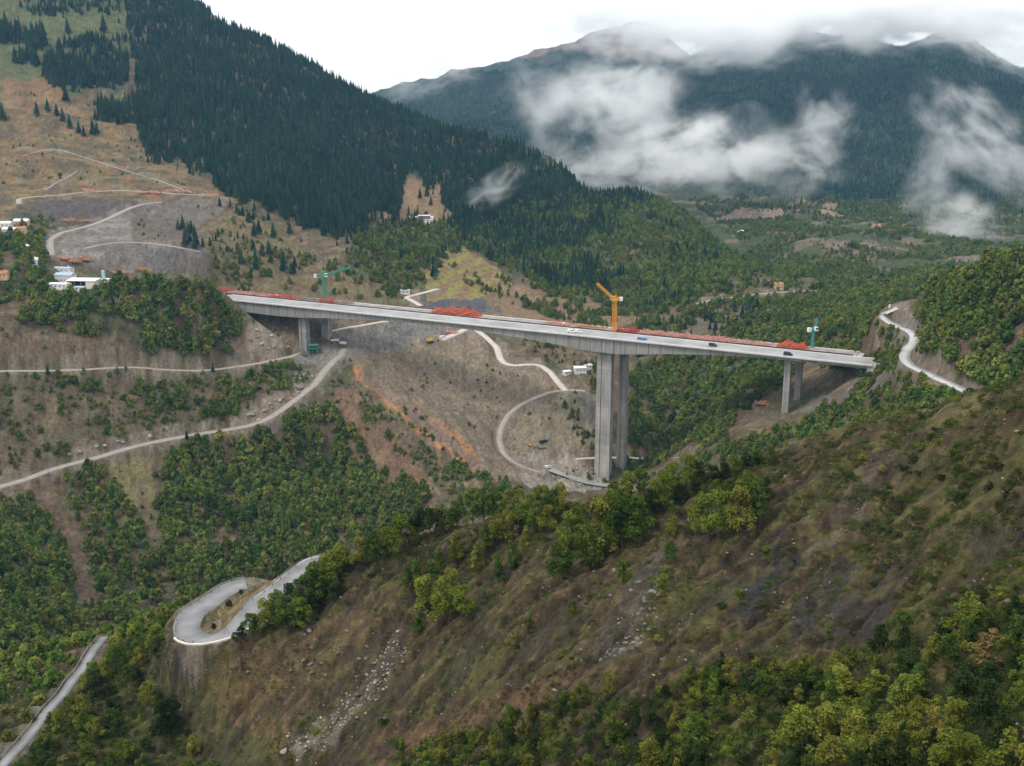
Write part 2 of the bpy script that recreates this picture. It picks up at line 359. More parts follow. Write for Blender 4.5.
SOILS = [
 # upper left
 ((0.085,0.10,0.04), 0.9, [(-60,-30),(150,-30),(125,60),(70,98),(0,85),(-60,80)], 1500, 3000),
 ((0.155,0.115,0.058), 0.85, [(-60,85),(0,80),(70,98),(130,115),(165,160),(222,190),(228,198),(20,199),(0,235),(-60,235)], 1250, 2300),
 ((0.24,0.115,0.06), 0.5, [(0,78),(60,80),(70,98),(10,100)], 1400, 2300),
 ((0.142,0.127,0.118), 0.9, [(45,246),(60,234),(100,223),(136,206),(165,201),(230,197),(215,215),(198,226),(205,256),(208,292),(150,280),(105,270),(75,262),(52,256)], 1000, 1500),
 ((0.085,0.072,0.07), 0.9, [(28,204),(75,199),(155,200),(122,211),(92,223),(55,225),(30,216)], 1100, 1500),
 ((0.15,0.135,0.125), 0.8, [(85,250),(122,243),(165,246),(185,255),(190,270),(130,264),(95,262)], 1000, 1500),
 ((0.10,0.105,0.11), 0.7, [(155,248),(182,250),(190,262),(170,266),(158,258)], 1000, 1500),
 ((0.15,0.118,0.062), 0.7, [(200,226),(240,205),(340,275),(425,285),(402,305),(300,305),(215,290)], 1000, 1700),
 ((0.22,0.14,0.08), 0.85, [(378,228),(402,182),(445,182),(452,214),(425,240)], 1350, 1900),
 ((0.27,0.15,0.09), 0.8, [(528,192),(560,186),(600,192),(590,200),(545,202)], 1500, 2000),
 ((0.20,0.135,0.08), 0.85, [(440,300),(480,288),(545,285),(600,305),(665,320),(600,330),(520,325),(470,315)], 1050, 1420),
 ((0.08,0.08,0.09), 0.95, [(418,302),(440,288),(470,289),(505,310),(470,316),(425,312)], 1000, 1300),
 ((0.16,0.155,0.155), 0.9, [(330,332),(390,320),(482,328),(470,339),(420,345),(345,362),(335,350)], 930, 1150),
 ((0.205,0.165,0.118), 0.95, [(345,360),(420,343),(462,332),(482,330),(502,363),(545,360),(565,388),(612,398),(608,450),(575,464),(530,480),(500,482),(440,430),(380,380)], 790, 1120),
 ((0.20,0.178,0.12), 0.8, [(560,391),(506,430),(505,455),(550,464),(600,442),(606,400)], 800, 1000),
 ((0.12,0.115,0.115), 0.8, [(575,395),(612,392),(612,452),(596,442)], 850, 1100),
 ((0.32,0.285,0.25), 0.95, [(512,464),(540,453),(580,460),(604,468),(604,490),(560,494),(528,486)], 790, 930),
 ((0.36,0.175,0.078), 1.0, [(348,367),(362,368),(411,401),(472,445),(488,473),(468,468),(398,417)], 760, 985),
 ((0.17,0.105,0.068), 0.8, [(333,388),(356,390),(400,440),(440,492),(420,504),(380,486),(348,444)], 700, 960),
 ((0.27,0.14,0.075), 0.8, [(392,470),(402,470),(440,505),(425,505)], 700, 960),
 ((0.125,0.12,0.118), 0.75, [(345,356),(366,366),(440,425),(500,480),(488,476),(420,428),(362,380)], 780, 960),
 ((0.145,0.106,0.07), 0.9, [(-20,330),(100,338),(150,350),(230,345),(258,318),(288,340),(292,357),(220,369),(100,369),(-20,371)], 860, 1010),
 ((0.115,0.090,0.058), 0.6, [(-20,376),(300,362),(335,352),(300,392),(200,432),(-20,492)], 760, 990),
 ((0.25,0.21,0.165), 0.7, [(200,431),(245,424),(285,405),(322,372),(312,364),(280,392),(240,412)], 800, 980),
 ((0.25,0.21,0.165), 0.75, [(252,322),(285,330),(288,350),(262,352),(240,352)], 900, 1010),
 ((0.21,0.2,0.19), 0.9, [(282,357),(340,343),(352,350),(332,368),(300,362)], 900, 1050),
 ((0.16,0.145,0.065), 0.8, [(105,462),(148,450),(152,480),(168,545),(140,525),(110,490)], 640, 860),
 ((0.12,0.085,0.062), 0.9, [(28,490),(46,487),(66,530),(98,598),(100,622),(82,620),(70,560)], 500, 860),
 ((0.13,0.10,0.065), 0.85, [(134,482),(142,482),(166,560),(172,590),(160,590)], 500, 860),
 ((0.15,0.135,0.12), 0.9, [(800,405),(850,386),(878,362),(902,332),(918,345),(900,364),(872,396),(830,412),(790,414)], 640, 900),
 ((0.14,0.11,0.078), 0.7, [(736,400),(750,388),(776,382),(784,420),(740,428)], 700, 1000),
 ((0.17,0.155,0.145), 0.95, [(897,306),(912,313),(921,328),(917,337),(904,328),(893,318)], 600, 860),
 ((0.20,0.13,0.09), 0.85, [(916,360),(935,372),(975,394),(990,392),(940,356),(922,340)], 560, 760),
 ((0.24,0.165,0.125), 0.85, [(700,224),(738,209),(790,206),(800,211),(760,219),(720,223)], 2000, 3000),
 ((0.24,0.165,0.125), 0.85, [(792,199),(838,203),(848,218),(825,217),(800,206)], 2000, 3200),
 ((0.20,0.13,0.10), 0.6, [(820,240),(880,242),(890,262),(830,264)], 1500, 2300),
 ((0.12,0.10,0.07), 0.8, [(640,300),(700,290),(720,330),(680,345)], 1000, 1500),
 ((0.16,0.11,0.09), 0.7, [(700,302),(712,302),(724,335),(716,338)], 1000, 1500),
 ((0.20,0.15,0.11), 0.8, [(640,372),(650,370),(684,410),(676,418)], 900, 1200),
 ((0.22,0.14,0.10), 0.8, [(626,446),(660,444),(658,456),(626,458)], 850, 1000),
 ((0.22,0.175,0.12), 0.85, [(236,300),(300,318),(300,352),(288,350),(262,325)], 1000, 1200),
 ((0.23,0.215,0.205), 0.8, [(58,240),(95,225),(128,217),(132,244),(100,256),(66,258)], 1050, 1400),
 ((0.10,0.078,0.06), 0.6, [(128,216),(175,214),(200,230),(190,238),(135,236)], 1050, 1450),
 ((0.095,0.092,0.045), 0.45, [(60,130),(130,150),(180,190),(120,188),(40,170)], 1300, 2000),
 # far tops
 ((0.19,0.145,0.125), 0.9, [(395,86),(480,66),(560,50),(600,56),(680,58),(702,40),(660,10),(560,10),(400,60)], 3700, 6000),
 # near spur
 ((0.22,0.17,0.09), 0.9, [(196,634),(212,612),(240,590),(298,566),(326,557),(290,582),(252,611),(226,634)], 235, 340),
 ((0.055,0.047,0.045), 0.9, [(165,646),(192,653),(216,651),(222,664),(202,686),(180,682),(163,666)], 230, 320),
 ((0.17,0.105,0.056), 0.8, [(200,688),(216,700),(260,724),(292,727),(286,736),(240,731),(203,706)], 200, 300),
 ((0.15,0.105,0.055), 0.45, [(196,662),(240,650),(300,620),(420,600),(400,640),(330,690),(280,722),(216,700)], 200, 300),
 ((0.16,0.14,0.115), 0.6, [(396,638),(406,650),(368,705),(330,742),(296,758),(288,744),(324,716),(362,690)], 190, 280),
 ((0.21,0.185,0.16), 0.5, [(300,735),(345,715),(338,742),(292,758)], 190, 280),
 ((0.036,0.035,0.035), 0.95, [(788,522),(802,560),(772,600),(742,622),(718,618),(760,572)], 130, 260),
 ((0.048,0.043,0.040), 0.85, [(838,556),(905,592),(862,642),(800,642),(786,612)], 120, 260),
 ((0.085,0.08,0.072), 0.6, [(640,560),(668,545),(640,640),(600,670),(590,650)], 150, 260),
 ((0.12,0.094,0.066), 0.75, [(872,446),(906,430),(908,470),(884,502),(852,532),(800,562),(838,502)], 170, 260),
 ((0.145,0.088,0.052), 0.7, [(366,742),(440,716),(560,668),(604,664),(580,692),(450,738),(380,772)], 140, 260),
 ((0.16,0.135,0.062), 0.6, [(905,412),(1040,380),(1040,404),(912,432)], 180, 260),
 ((0.19,0.135,0.09), 0.8, [(55,660),(78,648),(100,640),(96,656),(72,676)], 270, 360),
 ((0.07,0.072,0.034), 0.8, [(-40,700),(100,660),(160,660),(196,692),(285,772),(-40,790)], 230, 345),
]
def blur(m, k):
    for ax in (0, 1):
        c = np.cumsum(np.pad(m, [(k + 1, k) if a == ax else (0, 0) for a in (0, 1)], mode='edge'), axis=ax)
        m = (np.take(c, np.arange(2 * k + 1, c.shape[ax]), ax) - np.take(c, np.arange(0, c.shape[ax] - 2 * k - 1), ax)) / (2 * k + 1)
    return m
PN = fbm(X / np.maximum(RG * 0.012, 1.2), Y / np.maximum(RG * 0.012, 1.2), 71, 4)
for col, wt, poly, r0, r1 in SOILS:
    m = poly_mask(poly, r0, r1, 0.55).astype(float)
    m = blur(blur(m, 2), 2)
    m = wt * sstep(m + 0.55 * PN * (1 - np.abs(2 * m - 1)), 0.22, 0.78) * np.clip(1 + 0.5 * PN, 0.45, 1)
    COL = mixc(COL, m, col)
# terraced fields: alternate strips along the contour
m = poly_mask([(428,300),(424,272),(440,250),(462,245),(500,268),(512,286),(480,298)], 1100, 1550, 0.5).astype(float)
strip = sstep(np.sin(Z * 1.05 + 0.8 * n1), -0.2, 0.3)
COL = mixc(COL, 0.85 * m, (0.20, 0.135, 0.07)); COL = mixc(COL, 0.8 * m * strip, (0.205, 0.19, 0.05))
az = np.arctan2(X, Y)
streak = fbm(az * 260, np.log(RG) * 14, 73, 3)
bare = sstep(RG, 700, 760) * (1 - sstep(RG, 1420, 1500)) * (PX > 30) * (PX < 640)
COL *= (1 + 0.12 * bare * streak)[..., None]
COL = mixc(COL, 0.4 * spoil * sstep(RILL, 0.2, 0.5), (0.13, 0.108, 0.084)); COL = mixc(COL, 0.35 * spoil * sstep(-RILL, 0.15, 0.5), (0.24, 0.185, 0.125))
COL = mixc(COL, 0.7 * VERGE * sstep(PN, -0.5, 0.2), (0.19, 0.16, 0.13))
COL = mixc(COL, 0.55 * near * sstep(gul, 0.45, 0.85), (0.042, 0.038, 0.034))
meadow = poly_mask([(-60,85),(0,80),(70,98),(130,115),(165,160),(222,190),(228,198),(20,199),(0,235),(-60,235)], 1250, 2300).astype(float)
mn = fbm(X / 40, Y / 22, 77, 5)
COL = mixc(COL, 0.75 * meadow * sstep(mn, 0.05, 0.4), (0.085, 0.068, 0.042)); COL = mixc(COL, 0.6 * meadow * sstep(-mn, 0.2, 0.5), (0.21, 0.145, 0.07)); COL = mixc(COL, 0.6 * meadow * sstep(fbm(X / 28, Y / 28, 78, 4), 0.3, 0.5), (0.17, 0.085, 0.045))
# benches of the quarry cut: brown ledges along the contour
qm = poly_mask([(45,246),(60,234),(100,223),(136,206),(165,201),(230,197),(215,215),(198,226),(205,256),(208,292),(150,280),(75,262)], 1000, 1500, 0.4).astype(float)
COL = mixc(COL, 0.55 * qm * sstep(np.sin(Z * 0.42 + 2.2 * n3 + n1), 0.45, 0.8), (0.125, 0.095, 0.07))
COL = mixc(COL, 0.5 * qm * sstep(n3 + 0.5 * n1, 0.1, 0.4), (0.10, 0.085, 0.075))
# fine mottling of the real surface (stones, tufts)
COL *= (1 + 0.34 * n2 + 0.2 * n1 + 0.22 * fbm(X / 0.9, Y / 0.9, 67, 2))[..., None] ** 1.0
COL = mixc(COL, near * 0.5 * sstep(fbm(X / 7, Y / 7, 97, 4) + 0.35 * sstep(PX, 750, 1000), 0.35, 0.7), (0.135, 0.12, 0.042))
COL = np.clip(COL, 0.010, 0.6)

# ------------------------------------------------------------------ scene helpers
scene = bpy.context.scene
LINK = scene.collection.objects.link
def tag(o, label=None, cat=None, group=None, kind=None):
    if label: o['label'] = label
    if cat: o['category'] = cat
    if group: o['group'] = group
    if kind: o['kind'] = kind
    return o
def empty(name, loc, label=None, cat=None, group=None, rz=0.0, rx=0.0):
    o = bpy.data.objects.new(name, None)
    o.location = loc; o.rotation_euler = (rx, 0, rz); o.empty_display_size = 1
    LINK(o)
    return tag(o, label, cat, group)
def mesh_obj(name, v, f, mat=None, parent=None, smooth_=False, loc=None):
    me = bpy.data.meshes.new(name)
    me.from_pydata([tuple(q) for q in v], [], [tuple(q) for q in f])
    me.update()
    if smooth_:
        me.polygons.foreach_set('use_smooth', [True] * len(me.polygons))
    o = bpy.data.objects.new(name, me)
    if mat: me.materials.append(mat)
    if parent: o.parent = parent
    if loc is not None: o.location = loc
    LINK(o)
    return o
def np_mesh(name, v, quads, mat=None, smooth_=False):
    me = bpy.data.meshes.new(name)
    v = np.ascontiguousarray(v, np.float32); quads = np.ascontiguousarray(quads, np.int32)
    n = quads.shape[1]
    me.vertices.add(len(v)); me.vertices.foreach_set('co', v.ravel())
    me.loops.add(quads.size); me.loops.foreach_set('vertex_index', quads.ravel())
    me.polygons.add(len(quads)); me.polygons.foreach_set('loop_start', np.arange(len(quads), dtype=np.int32) * n)
    me.update(calc_edges=True)
    if smooth_: me.polygons.foreach_set('use_smooth', np.ones(len(quads), bool))
    if mat: me.materials.append(mat)
    return me
class MB:
    """collects boxes, bars and prisms and links them as one mesh object"""
    def __init__(s): s.v, s.f = [], []
    def add(s, v, f):
        b = len(s.v); s.v += [tuple(q) for q in v]; s.f += [tuple(b + i for i in q) for q in f]
        return s
    def box(s, c, d, rz=0.0, M=None, taper=1.0):
        x, y, z = d[0] / 2, d[1] / 2, d[2] / 2
        pts = [Vector((sx * x * (taper if sz > 0 else 1), sy * y * (taper if sz > 0 else 1), sz * z)) for sz in (-1, 1) for sx, sy in ((-1, -1), (1, -1), (1, 1), (-1, 1))]
        m = M if M is not None else Matrix.Rotation(rz, 3, 'Z')
        pts = [m @ p + Vector(c) for p in pts]
        return s.add(pts, [(3, 2, 1, 0), (4, 5, 6, 7), (0, 1, 5, 4), (1, 2, 6, 5), (2, 3, 7, 6), (3, 0, 4, 7)])
    def tube(s, p, q, r, r2=None, n=6, cap=True):
        p, q = Vector(p), Vector(q); r2 = r if r2 is None else r2
        d = (q - p).normalized()
        a = d.orthogonal().normalized(); b = d.cross(a)
        v = [p + (a * math.cos(2 * math.pi * k / n) + b * math.sin(2 * math.pi * k / n)) * r for k in range(n)]
        v += [q + (a * math.cos(2 * math.pi * k / n) + b * math.sin(2 * math.pi * k / n)) * r2 for k in range(n)]
        f = [(k, (k + 1) % n, n + (k + 1) % n, n + k) for k in range(n)]
        if cap: f += [tuple(range(n))[::-1], tuple(range(n, 2 * n))]
        return s.add(v, f)
    def prism(s, poly, h0, h1, axis='z'):
        n = len(poly)
        def mk(p, h): return {'z': (p[0], p[1], h), 'y': (p[0], h, p[1]), 'x': (h, p[0], p[1])}[axis]
        v = [mk(p, h0) for p in poly] + [mk(p, h1) for p in poly]
        f = [(k, (k + 1) % n, n + (k + 1) % n, n + k) for k in range(n)] + [tuple(range(n))[::-1], tuple(range(n, 2 * n))]
        return s.add(v, f)
    def build(s, name, mat, parent=None, smooth_=False, loc=None):
        return mesh_obj(name, s.v, s.f, mat, parent, smooth_, loc)

# ------------------------------------------------------------------ materials
MATS = {}
def new_mat(name):
    m = bpy.data.materials.new(name); m.use_nodes = True
    nt = m.node_tree
    b = nt.nodes['Principled BSDF']
    return m, nt, b
def simple(name, col, rough=0.8, var=0.15, scale=0.6, metal=0.0, bump=0.0, rnd=0.0, coords='Object', spec=0.3):
    """a plain surface with uneven wear"""
    m, nt, b = new_mat(name)
    N, L = nt.nodes, nt.links
    tc = N.new('ShaderNodeTexCoord')
    nz = N.new('ShaderNodeTexNoise'); nz.inputs['Scale'].default_value = scale; nz.inputs['Detail'].default_value = 6; nz.inputs['Roughness'].default_value = 0.65
    L.new(tc.outputs[coords], nz.inputs['Vector'])
    mr = N.new('ShaderNodeMapRange'); mr.inputs['From Min'].default_value = 0.3; mr.inputs['From Max'].default_value = 0.7
    mr.inputs['To Min'].default_value = 1 - var; mr.inputs['To Max'].default_value = 1 + var
    L.new(nz.outputs['Fac'], mr.inputs['Value'])
    mx = N.new('ShaderNodeVectorMath'); mx.operation = 'SCALE'
    mx.inputs[0].default_value = col
    L.new(mr.outputs['Result'], mx.inputs['Scale'])
    out = mx.outputs[0]
    if rnd:
        oi = N.new('ShaderNodeObjectInfo'); hs = N.new('ShaderNodeHueSaturation')
        m2 = N.new('ShaderNodeMapRange'); m2.inputs['To Min'].default_value = 1 - rnd; m2.inputs['To Max'].default_value = 1 + rnd
        L.new(oi.outputs['Random'], m2.inputs['Value']); L.new(m2.outputs['Result'], hs.inputs['Value']); L.new(out, hs.inputs['Color']); out = hs.outputs['Color']
    L.new(out, b.inputs['Base Color'])
    b.inputs['Roughness'].default_value = rough; b.inputs['Metallic'].default_value = metal; b.inputs['Specular IOR Level'].default_value = spec
    if bump:
        bp = N.new('ShaderNodeBump'); bp.inputs['Strength'].default_value = bump; bp.inputs['Distance'].default_value = 0.2
        L.new(nz.outputs['Fac'], bp.inputs['Height']); L.new(bp.outputs['Normal'], b.inputs['Normal'])
    MATS[name] = m
    return m
def leafy(name, cols, var=0.35, transl=0.25):
    """foliage: a range of leaf colours from plant to plant, mottled within each crown"""
    m, nt, b = new_mat(name)
    N, L = nt.nodes, nt.links
    oi = N.new('ShaderNodeObjectInfo')
    cr = N.new('ShaderNodeValToRGB')
    cr.color_ramp.interpolation = 'LINEAR'
    els = cr.color_ramp.elements
    while len(els) < len(cols): els.new(0.5)
    for i, c in enumerate(cols):
        els[i].position = i / (len(cols) - 1); els[i].color = (*c, 1)
    L.new(oi.outputs['Random'], cr.inputs['Fac'])
    ge = N.new('ShaderNodeNewGeometry')
    nz = N.new('ShaderNodeTexNoise'); nz.inputs['Scale'].default_value = 0.55; nz.inputs['Detail'].default_value = 4
    L.new(ge.outputs['Position'], nz.inputs['Vector'])
    mr = N.new('ShaderNodeMapRange'); mr.inputs['From Min'].default_value = 0.3; mr.inputs['From Max'].default_value = 0.7
    mr.inputs['To Min'].default_value = 1 - var; mr.inputs['To Max'].default_value = 1 + var
    L.new(nz.outputs['Fac'], mr.inputs['Value'])
    rp = N.new('ShaderNodeMapRange'); rp.inputs['To Min'].default_value = 0.75; rp.inputs['To Max'].default_value = 1.3
    L.new(ge.outputs['Random Per Island'], rp.inputs['Value'])
    big = N.new('ShaderNodeTexNoise'); big.inputs['Scale'].default_value = 0.022; big.inputs['Detail'].default_value = 5; big.inputs['Roughness'].default_value = 0.7
    L.new(ge.outputs['Position'], big.inputs['Vector'])
    bm_ = N.new('ShaderNodeMapRange'); bm_.inputs['From Min'].default_value = 0.32; bm_.inputs['From Max'].default_value = 0.68; bm_.inputs['To Min'].default_value = 0.62; bm_.inputs['To Max'].default_value = 1.4
    L.new(big.outputs['Fac'], bm_.inputs['Value'])
    mq = N.new('ShaderNodeMath'); mq.operation = 'MULTIPLY'; L.new(mr.outputs['Result'], mq.inputs[0]); L.new(bm_.outputs[0], mq.inputs[1])
    mu = N.new('ShaderNodeMath'); mu.operation = 'MULTIPLY'
    L.new(mq.outputs[0], mu.inputs[0]); L.new(rp.outputs['Result'], mu.inputs[1])
    mx = N.new('ShaderNodeVectorMath'); mx.operation = 'SCALE'
    L.new(cr.outputs['Color'], mx.inputs[0]); L.new(mu.outputs[0], mx.inputs['Scale'])
    di = N.new('ShaderNodeBsdfDiffuse'); tr = N.new('ShaderNodeBsdfTranslucent'); ms = N.new('ShaderNodeMixShader')
    ms.inputs[0].default_value = transl
    L.new(mx.outputs[0], di.inputs['Color']); L.new(mx.outputs[0], tr.inputs['Color'])
    L.new(di.outputs[0], ms.inputs[1]); L.new(tr.outputs[0], ms.inputs[2])
    L.new(ms.outputs[0], N['Material Output'].inputs['Surface'])
    MATS[name] = m
    return m

simple('asphalt', (0.215, 0.217, 0.228), 0.45, 0.3, 0.16, spec=0.5)
simple('gravel', (0.30, 0.275, 0.255), 0.9, 0.2, 0.3)
simple('track', (0.34, 0.295, 0.25), 0.95, 0.22, 0.3)
simple('pale_track', (0.52, 0.465, 0.42), 0.95, 0.18, 0.25)
simple('wet_concrete', (0.43, 0.43, 0.435), 0.45, 0.15, 0.2, spec=0.5)
simple('bark', (0.09, 0.07, 0.055), 0.95, 0.3, 2.0)
simple('galvanised', (0.35, 0.36, 0.37), 0.5, 0.1, 1.0, metal=0.4)
simple('white_paint', (0.75, 0.75, 0.74), 0.7, 0.08, 0.6)
simple('dark_trim', (0.03, 0.03, 0.032), 0.6, 0.1, 1.0)
simple('glass_dark', (0.03, 0.04, 0.05), 0.15, 0.05, 1.0, spec=0.6)
simple('rubber', (0.02, 0.02, 0.02), 0.9, 0.1, 1.0)
simple('red_steel', (0.46, 0.085, 0.06), 0.7, 0.25, 0.5)
simple('pink_steel', (0.52, 0.26, 0.21), 0.8, 0.3, 0.4)
simple('orange_steel', (0.58, 0.13, 0.06), 0.7, 0.25, 0.5)
simple('yellow_crane', (0.72, 0.33, 0.03), 0.5, 0.1, 0.8)
simple('green_crane', (0.05, 0.27, 0.19), 0.5, 0.12, 0.8)
simple('teal_crane', (0.07, 0.30, 0.28), 0.5, 0.12, 0.8)
simple('timber', (0.42, 0.24, 0.13), 0.9, 0.3, 0.7)
simple('blue_paint', (0.06, 0.16, 0.42), 0.5, 0.1, 0.8)
simple('red_paint', (0.50, 0.05, 0.04), 0.5, 0.1, 0.8)
simple('light_blue_roof', (0.36, 0.46, 0.58), 0.6, 0.12, 0.4)
simple('white_roof', (0.72, 0.75, 0.80), 0.6, 0.08, 0.4)
simple('plaster', (0.66, 0.64, 0.60), 0.85, 0.1, 0.5)
simple('tan_plaster', (0.55, 0.40, 0.24), 0.85, 0.12, 0.5)
simple('tile_roof', (0.36, 0.17, 0.10), 0.85, 0.2, 0.8)
simple('purple_trim', (0.20, 0.09, 0.15), 0.7, 0.1, 0.8)
simple('pole_wood', (0.07, 0.055, 0.045), 0.9, 0.2, 2.0)
simple('cable_black', (0.03, 0.03, 0.03), 0.7, 0.0, 1.0)
simple('pale_rock', (0.28, 0.25, 0.215), 0.9, 0.3, 1.2, bump=0.6, rnd=0.25)
simple('grey_rock', (0.15, 0.135, 0.12), 0.9, 0.35, 1.2, bump=0.6, rnd=0.3)
simple('yellow_machine', (0.62, 0.36, 0.05), 0.5, 0.12, 0.8)

# ------------------------------------------------------------------ ground sheet
def ground_material():
    m, nt, b = new_mat('ground_soil')
    N, L = nt.nodes, nt.links
    at = N.new('ShaderNodeAttribute'); at.attribute_name = 'soil'
    ge = N.new('ShaderNodeNewGeometry')
    def noise(scale, det, ro=0.6):
        n = N.new('ShaderNodeTexNoise'); n.inputs['Scale'].default_value = scale; n.inputs['Detail'].default_value = det; n.inputs['Roughness'].default_value = ro
        L.new(ge.outputs['Position'], n.inputs['Vector']); return n
    a, c = noise(0.45, 8, 0.72), noise(2.2, 6, 0.7)
    mr = N.new('ShaderNodeMapRange'); mr.inputs['From Min'].default_value = 0.28; mr.inputs['From Max'].default_value = 0.72; mr.inputs['To Min'].default_value = 0.55; mr.inputs['To Max'].default_value = 1.5
    L.new(a.outputs['Fac'], mr.inputs['Value'])
    m2 = N.new('ShaderNodeMapRange'); m2.inputs['From Min'].default_value = 0.3; m2.inputs['From Max'].default_value = 0.7; m2.inputs['To Min'].default_value = 0.7; m2.inputs['To Max'].default_value = 1.3
    L.new(c.outputs['Fac'], m2.inputs['Value'])
    mu = N.new('ShaderNodeMath'); mu.operation = 'MULTIPLY'; L.new(mr.outputs[0], mu.inputs[0]); L.new(m2.outputs[0], mu.inputs[1])
    sc = N.new('ShaderNodeVectorMath'); sc.operation = 'SCALE'; L.new(at.outputs['Color'], sc.inputs[0]); L.new(mu.outputs[0], sc.inputs['Scale'])
    # scattered pale stones
    vo = N.new('ShaderNodeTexVoronoi'); vo.inputs['Scale'].default_value = 0.55; L.new(ge.outputs['Position'], vo.inputs['Vector'])
    st = N.new('ShaderNodeMapRange'); st.inputs['From Min'].default_value = 0.10; st.inputs['From Max'].default_value = 0.16; st.inputs['To Min'].default_value = 0.75; st.inputs['To Max'].default_value = 0.0
    L.new(vo.outputs['Distance'], st.inputs['Value'])
    mx = N.new('ShaderNodeMix'); mx.data_type = 'RGBA'; L.new(st.outputs[0], mx.inputs['Factor']); L.new(sc.outputs[0], mx.inputs[6])
    s2 = N.new('ShaderNodeVectorMath'); s2.operation = 'SCALE'; s2.inputs['Scale'].default_value = 1.9; L.new(sc.outputs[0], s2.inputs[0]); L.new(s2.outputs[0], mx.inputs[7])
    L.new(mx.outputs[2], b.inputs['Base Color'])
    b.inputs['Roughness'].default_value = 0.95; b.inputs['Specular IOR Level'].default_value = 0.15
    bp = N.new('ShaderNodeBump'); bp.inputs['Strength'].default_value = 1.0; bp.inputs['Distance'].default_value = 1.4
    L.new(a.outputs['Fac'], bp.inputs['Height'])
    b2 = N.new('ShaderNodeBump'); b2.inputs['Strength'].default_value = 0.8; b2.inputs['Distance'].default_value = 0.3
    L.new(c.outputs['Fac'], b2.inputs['Height']); L.new(bp.outputs['Normal'], b2.inputs['Normal'])
    L.new(b2.outputs['Normal'], b.inputs['Normal'])
    return m
idx = np.arange(NRR * NP).reshape(NRR, NP)
quads = np.stack([idx[:-1, :-1], idx[:-1, 1:], idx[1:, 1:], idx[1:, :-1]], -1).reshape(-1, 4)
me = np_mesh('ground', np.stack([X, Y, Z], -1).reshape(-1, 3), quads, ground_material(), True)
ca = me.color_attributes.new('soil', 'FLOAT_COLOR', 'POINT')
ca.data.foreach_set('color', np.concatenate([COL, np.ones(X.shape + (1,))], -1).astype(np.float32).ravel())
ground = bpy.data.objects.new('ground', me); LINK(ground)
tag(ground, 'steep brown and green mountain valley ground under the road bridge', 'ground', kind='structure')

# ------------------------------------------------------------------ road sheets
def ribbon(p, h0, h1, lift):
    d = np.gradient(p[:, :2], axis=0); d /= np.linalg.norm(d, axis=1)[:, None] + 1e-9
    n = np.stack([d[:, 1], -d[:, 0]], 1)
    l = np.concatenate([p[:, :2] + n * h0, p[:, 2:] + lift], 1); r = np.concatenate([p[:, :2] + n * h1, p[:, 2:] + lift], 1)
    k = len(p)
    v = np.concatenate([l, r]); q = np.array([(i, i + 1, k + i + 1, k + i) for i in range(k - 1)])
    return v, q
ROAD_LABELS = iter(['pale asphalt hairpin bend crossing the crest of the near spur', 'asphalt road running downhill below the hairpin bend',
 'wide grey gravel road climbing to the foot of the twin piers', 'narrow dirt road along the foot of the wooded hill', 'pale dirt track winding down the spoil slope under the bridge deck',
 'grey dirt track curving from the spoil slope down to the river', 'wet pale concrete road bending round the cut beside the bridge end', 'light grey road climbing past the quarry cut above the white sheds',
 'dirt bench road along the top of the grey quarry cut', 'gravel haul road across the floor of the grey quarry cut', 'thin dirt track across the wooded slope beyond the bridge', 'pale track beneath the bridge behind the twin piers',
 'short forked white track above the dark spoil heap', 'bright bare patch of track on top of the spoil heap', 'thin footpath slanting down the dry meadow', 'short footpath above the quarry bench road', 'pale riverside track behind the tall pier'])
for name, p, hw, mat, lift in ROADS:
    v, q = ribbon(p, -hw, hw, lift)
    sk = np.concatenate([v, v - np.array([0, 0, 0.9])]); k = len(p); n0 = 2 * k
    q2 = [(i, n0 + i, n0 + i + 1, i + 1) for i in range(k - 1)] + [(k + i, k + i + 1, n0 + k + i + 1, n0 + k + i) for i in range(k - 1)]
    me = np_mesh(name, sk, np.concatenate([q, np.array(q2)]), MATS[mat])
    o = bpy.data.objects.new(name, me); LINK(o)
    tag(o, next(ROAD_LABELS), 'road', kind='structure')

# ------------------------------------------------------------------ plants
rng = np.random.default_rng(11)
random.seed(7)
leafy('leaf_green', [(0.05,0.088,0.018), (0.072,0.115,0.023), (0.095,0.135,0.027), (0.06,0.105,0.027)])
leafy('leaf_yellow_green', [(0.115,0.155,0.024), (0.15,0.18,0.03), (0.185,0.185,0.036), (0.125,0.165,0.03)])
leafy('leaf_dark', [(0.026,0.044,0.015), (0.037,0.057,0.018), (0.046,0.066,0.021)])
leafy('leaf_pale_yellow', [(0.25,0.21,0.06), (0.28,0.22,0.06)])
leafy('leaf_rusty', [(0.135,0.105,0.042), (0.15,0.11,0.045)])
leafy('leaf_wood', [(0.036,0.078,0.018), (0.095,0.158,0.03), (0.155,0.20,0.038), (0.055,0.108,0.028), (0.205,0.21,0.048), (0.075,0.132,0.026)])
leafy('leaf_wood_dry', [(0.075,0.115,0.028), (0.115,0.145,0.034), (0.165,0.165,0.042), (0.085,0.125,0.034)])
leafy('leaf_scrub', [(0.05,0.055,0.022), (0.075,0.078,0.028), (0.10,0.088,0.038), (0.045,0.058,0.022), (0.12,0.10,0.05)])
leafy('needles', [(0.008,0.026,0.017), (0.014,0.038,0.023), (0.028,0.055,0.028), (0.009,0.029,0.019), (0.044,0.062,0.028)], transl=0.12)

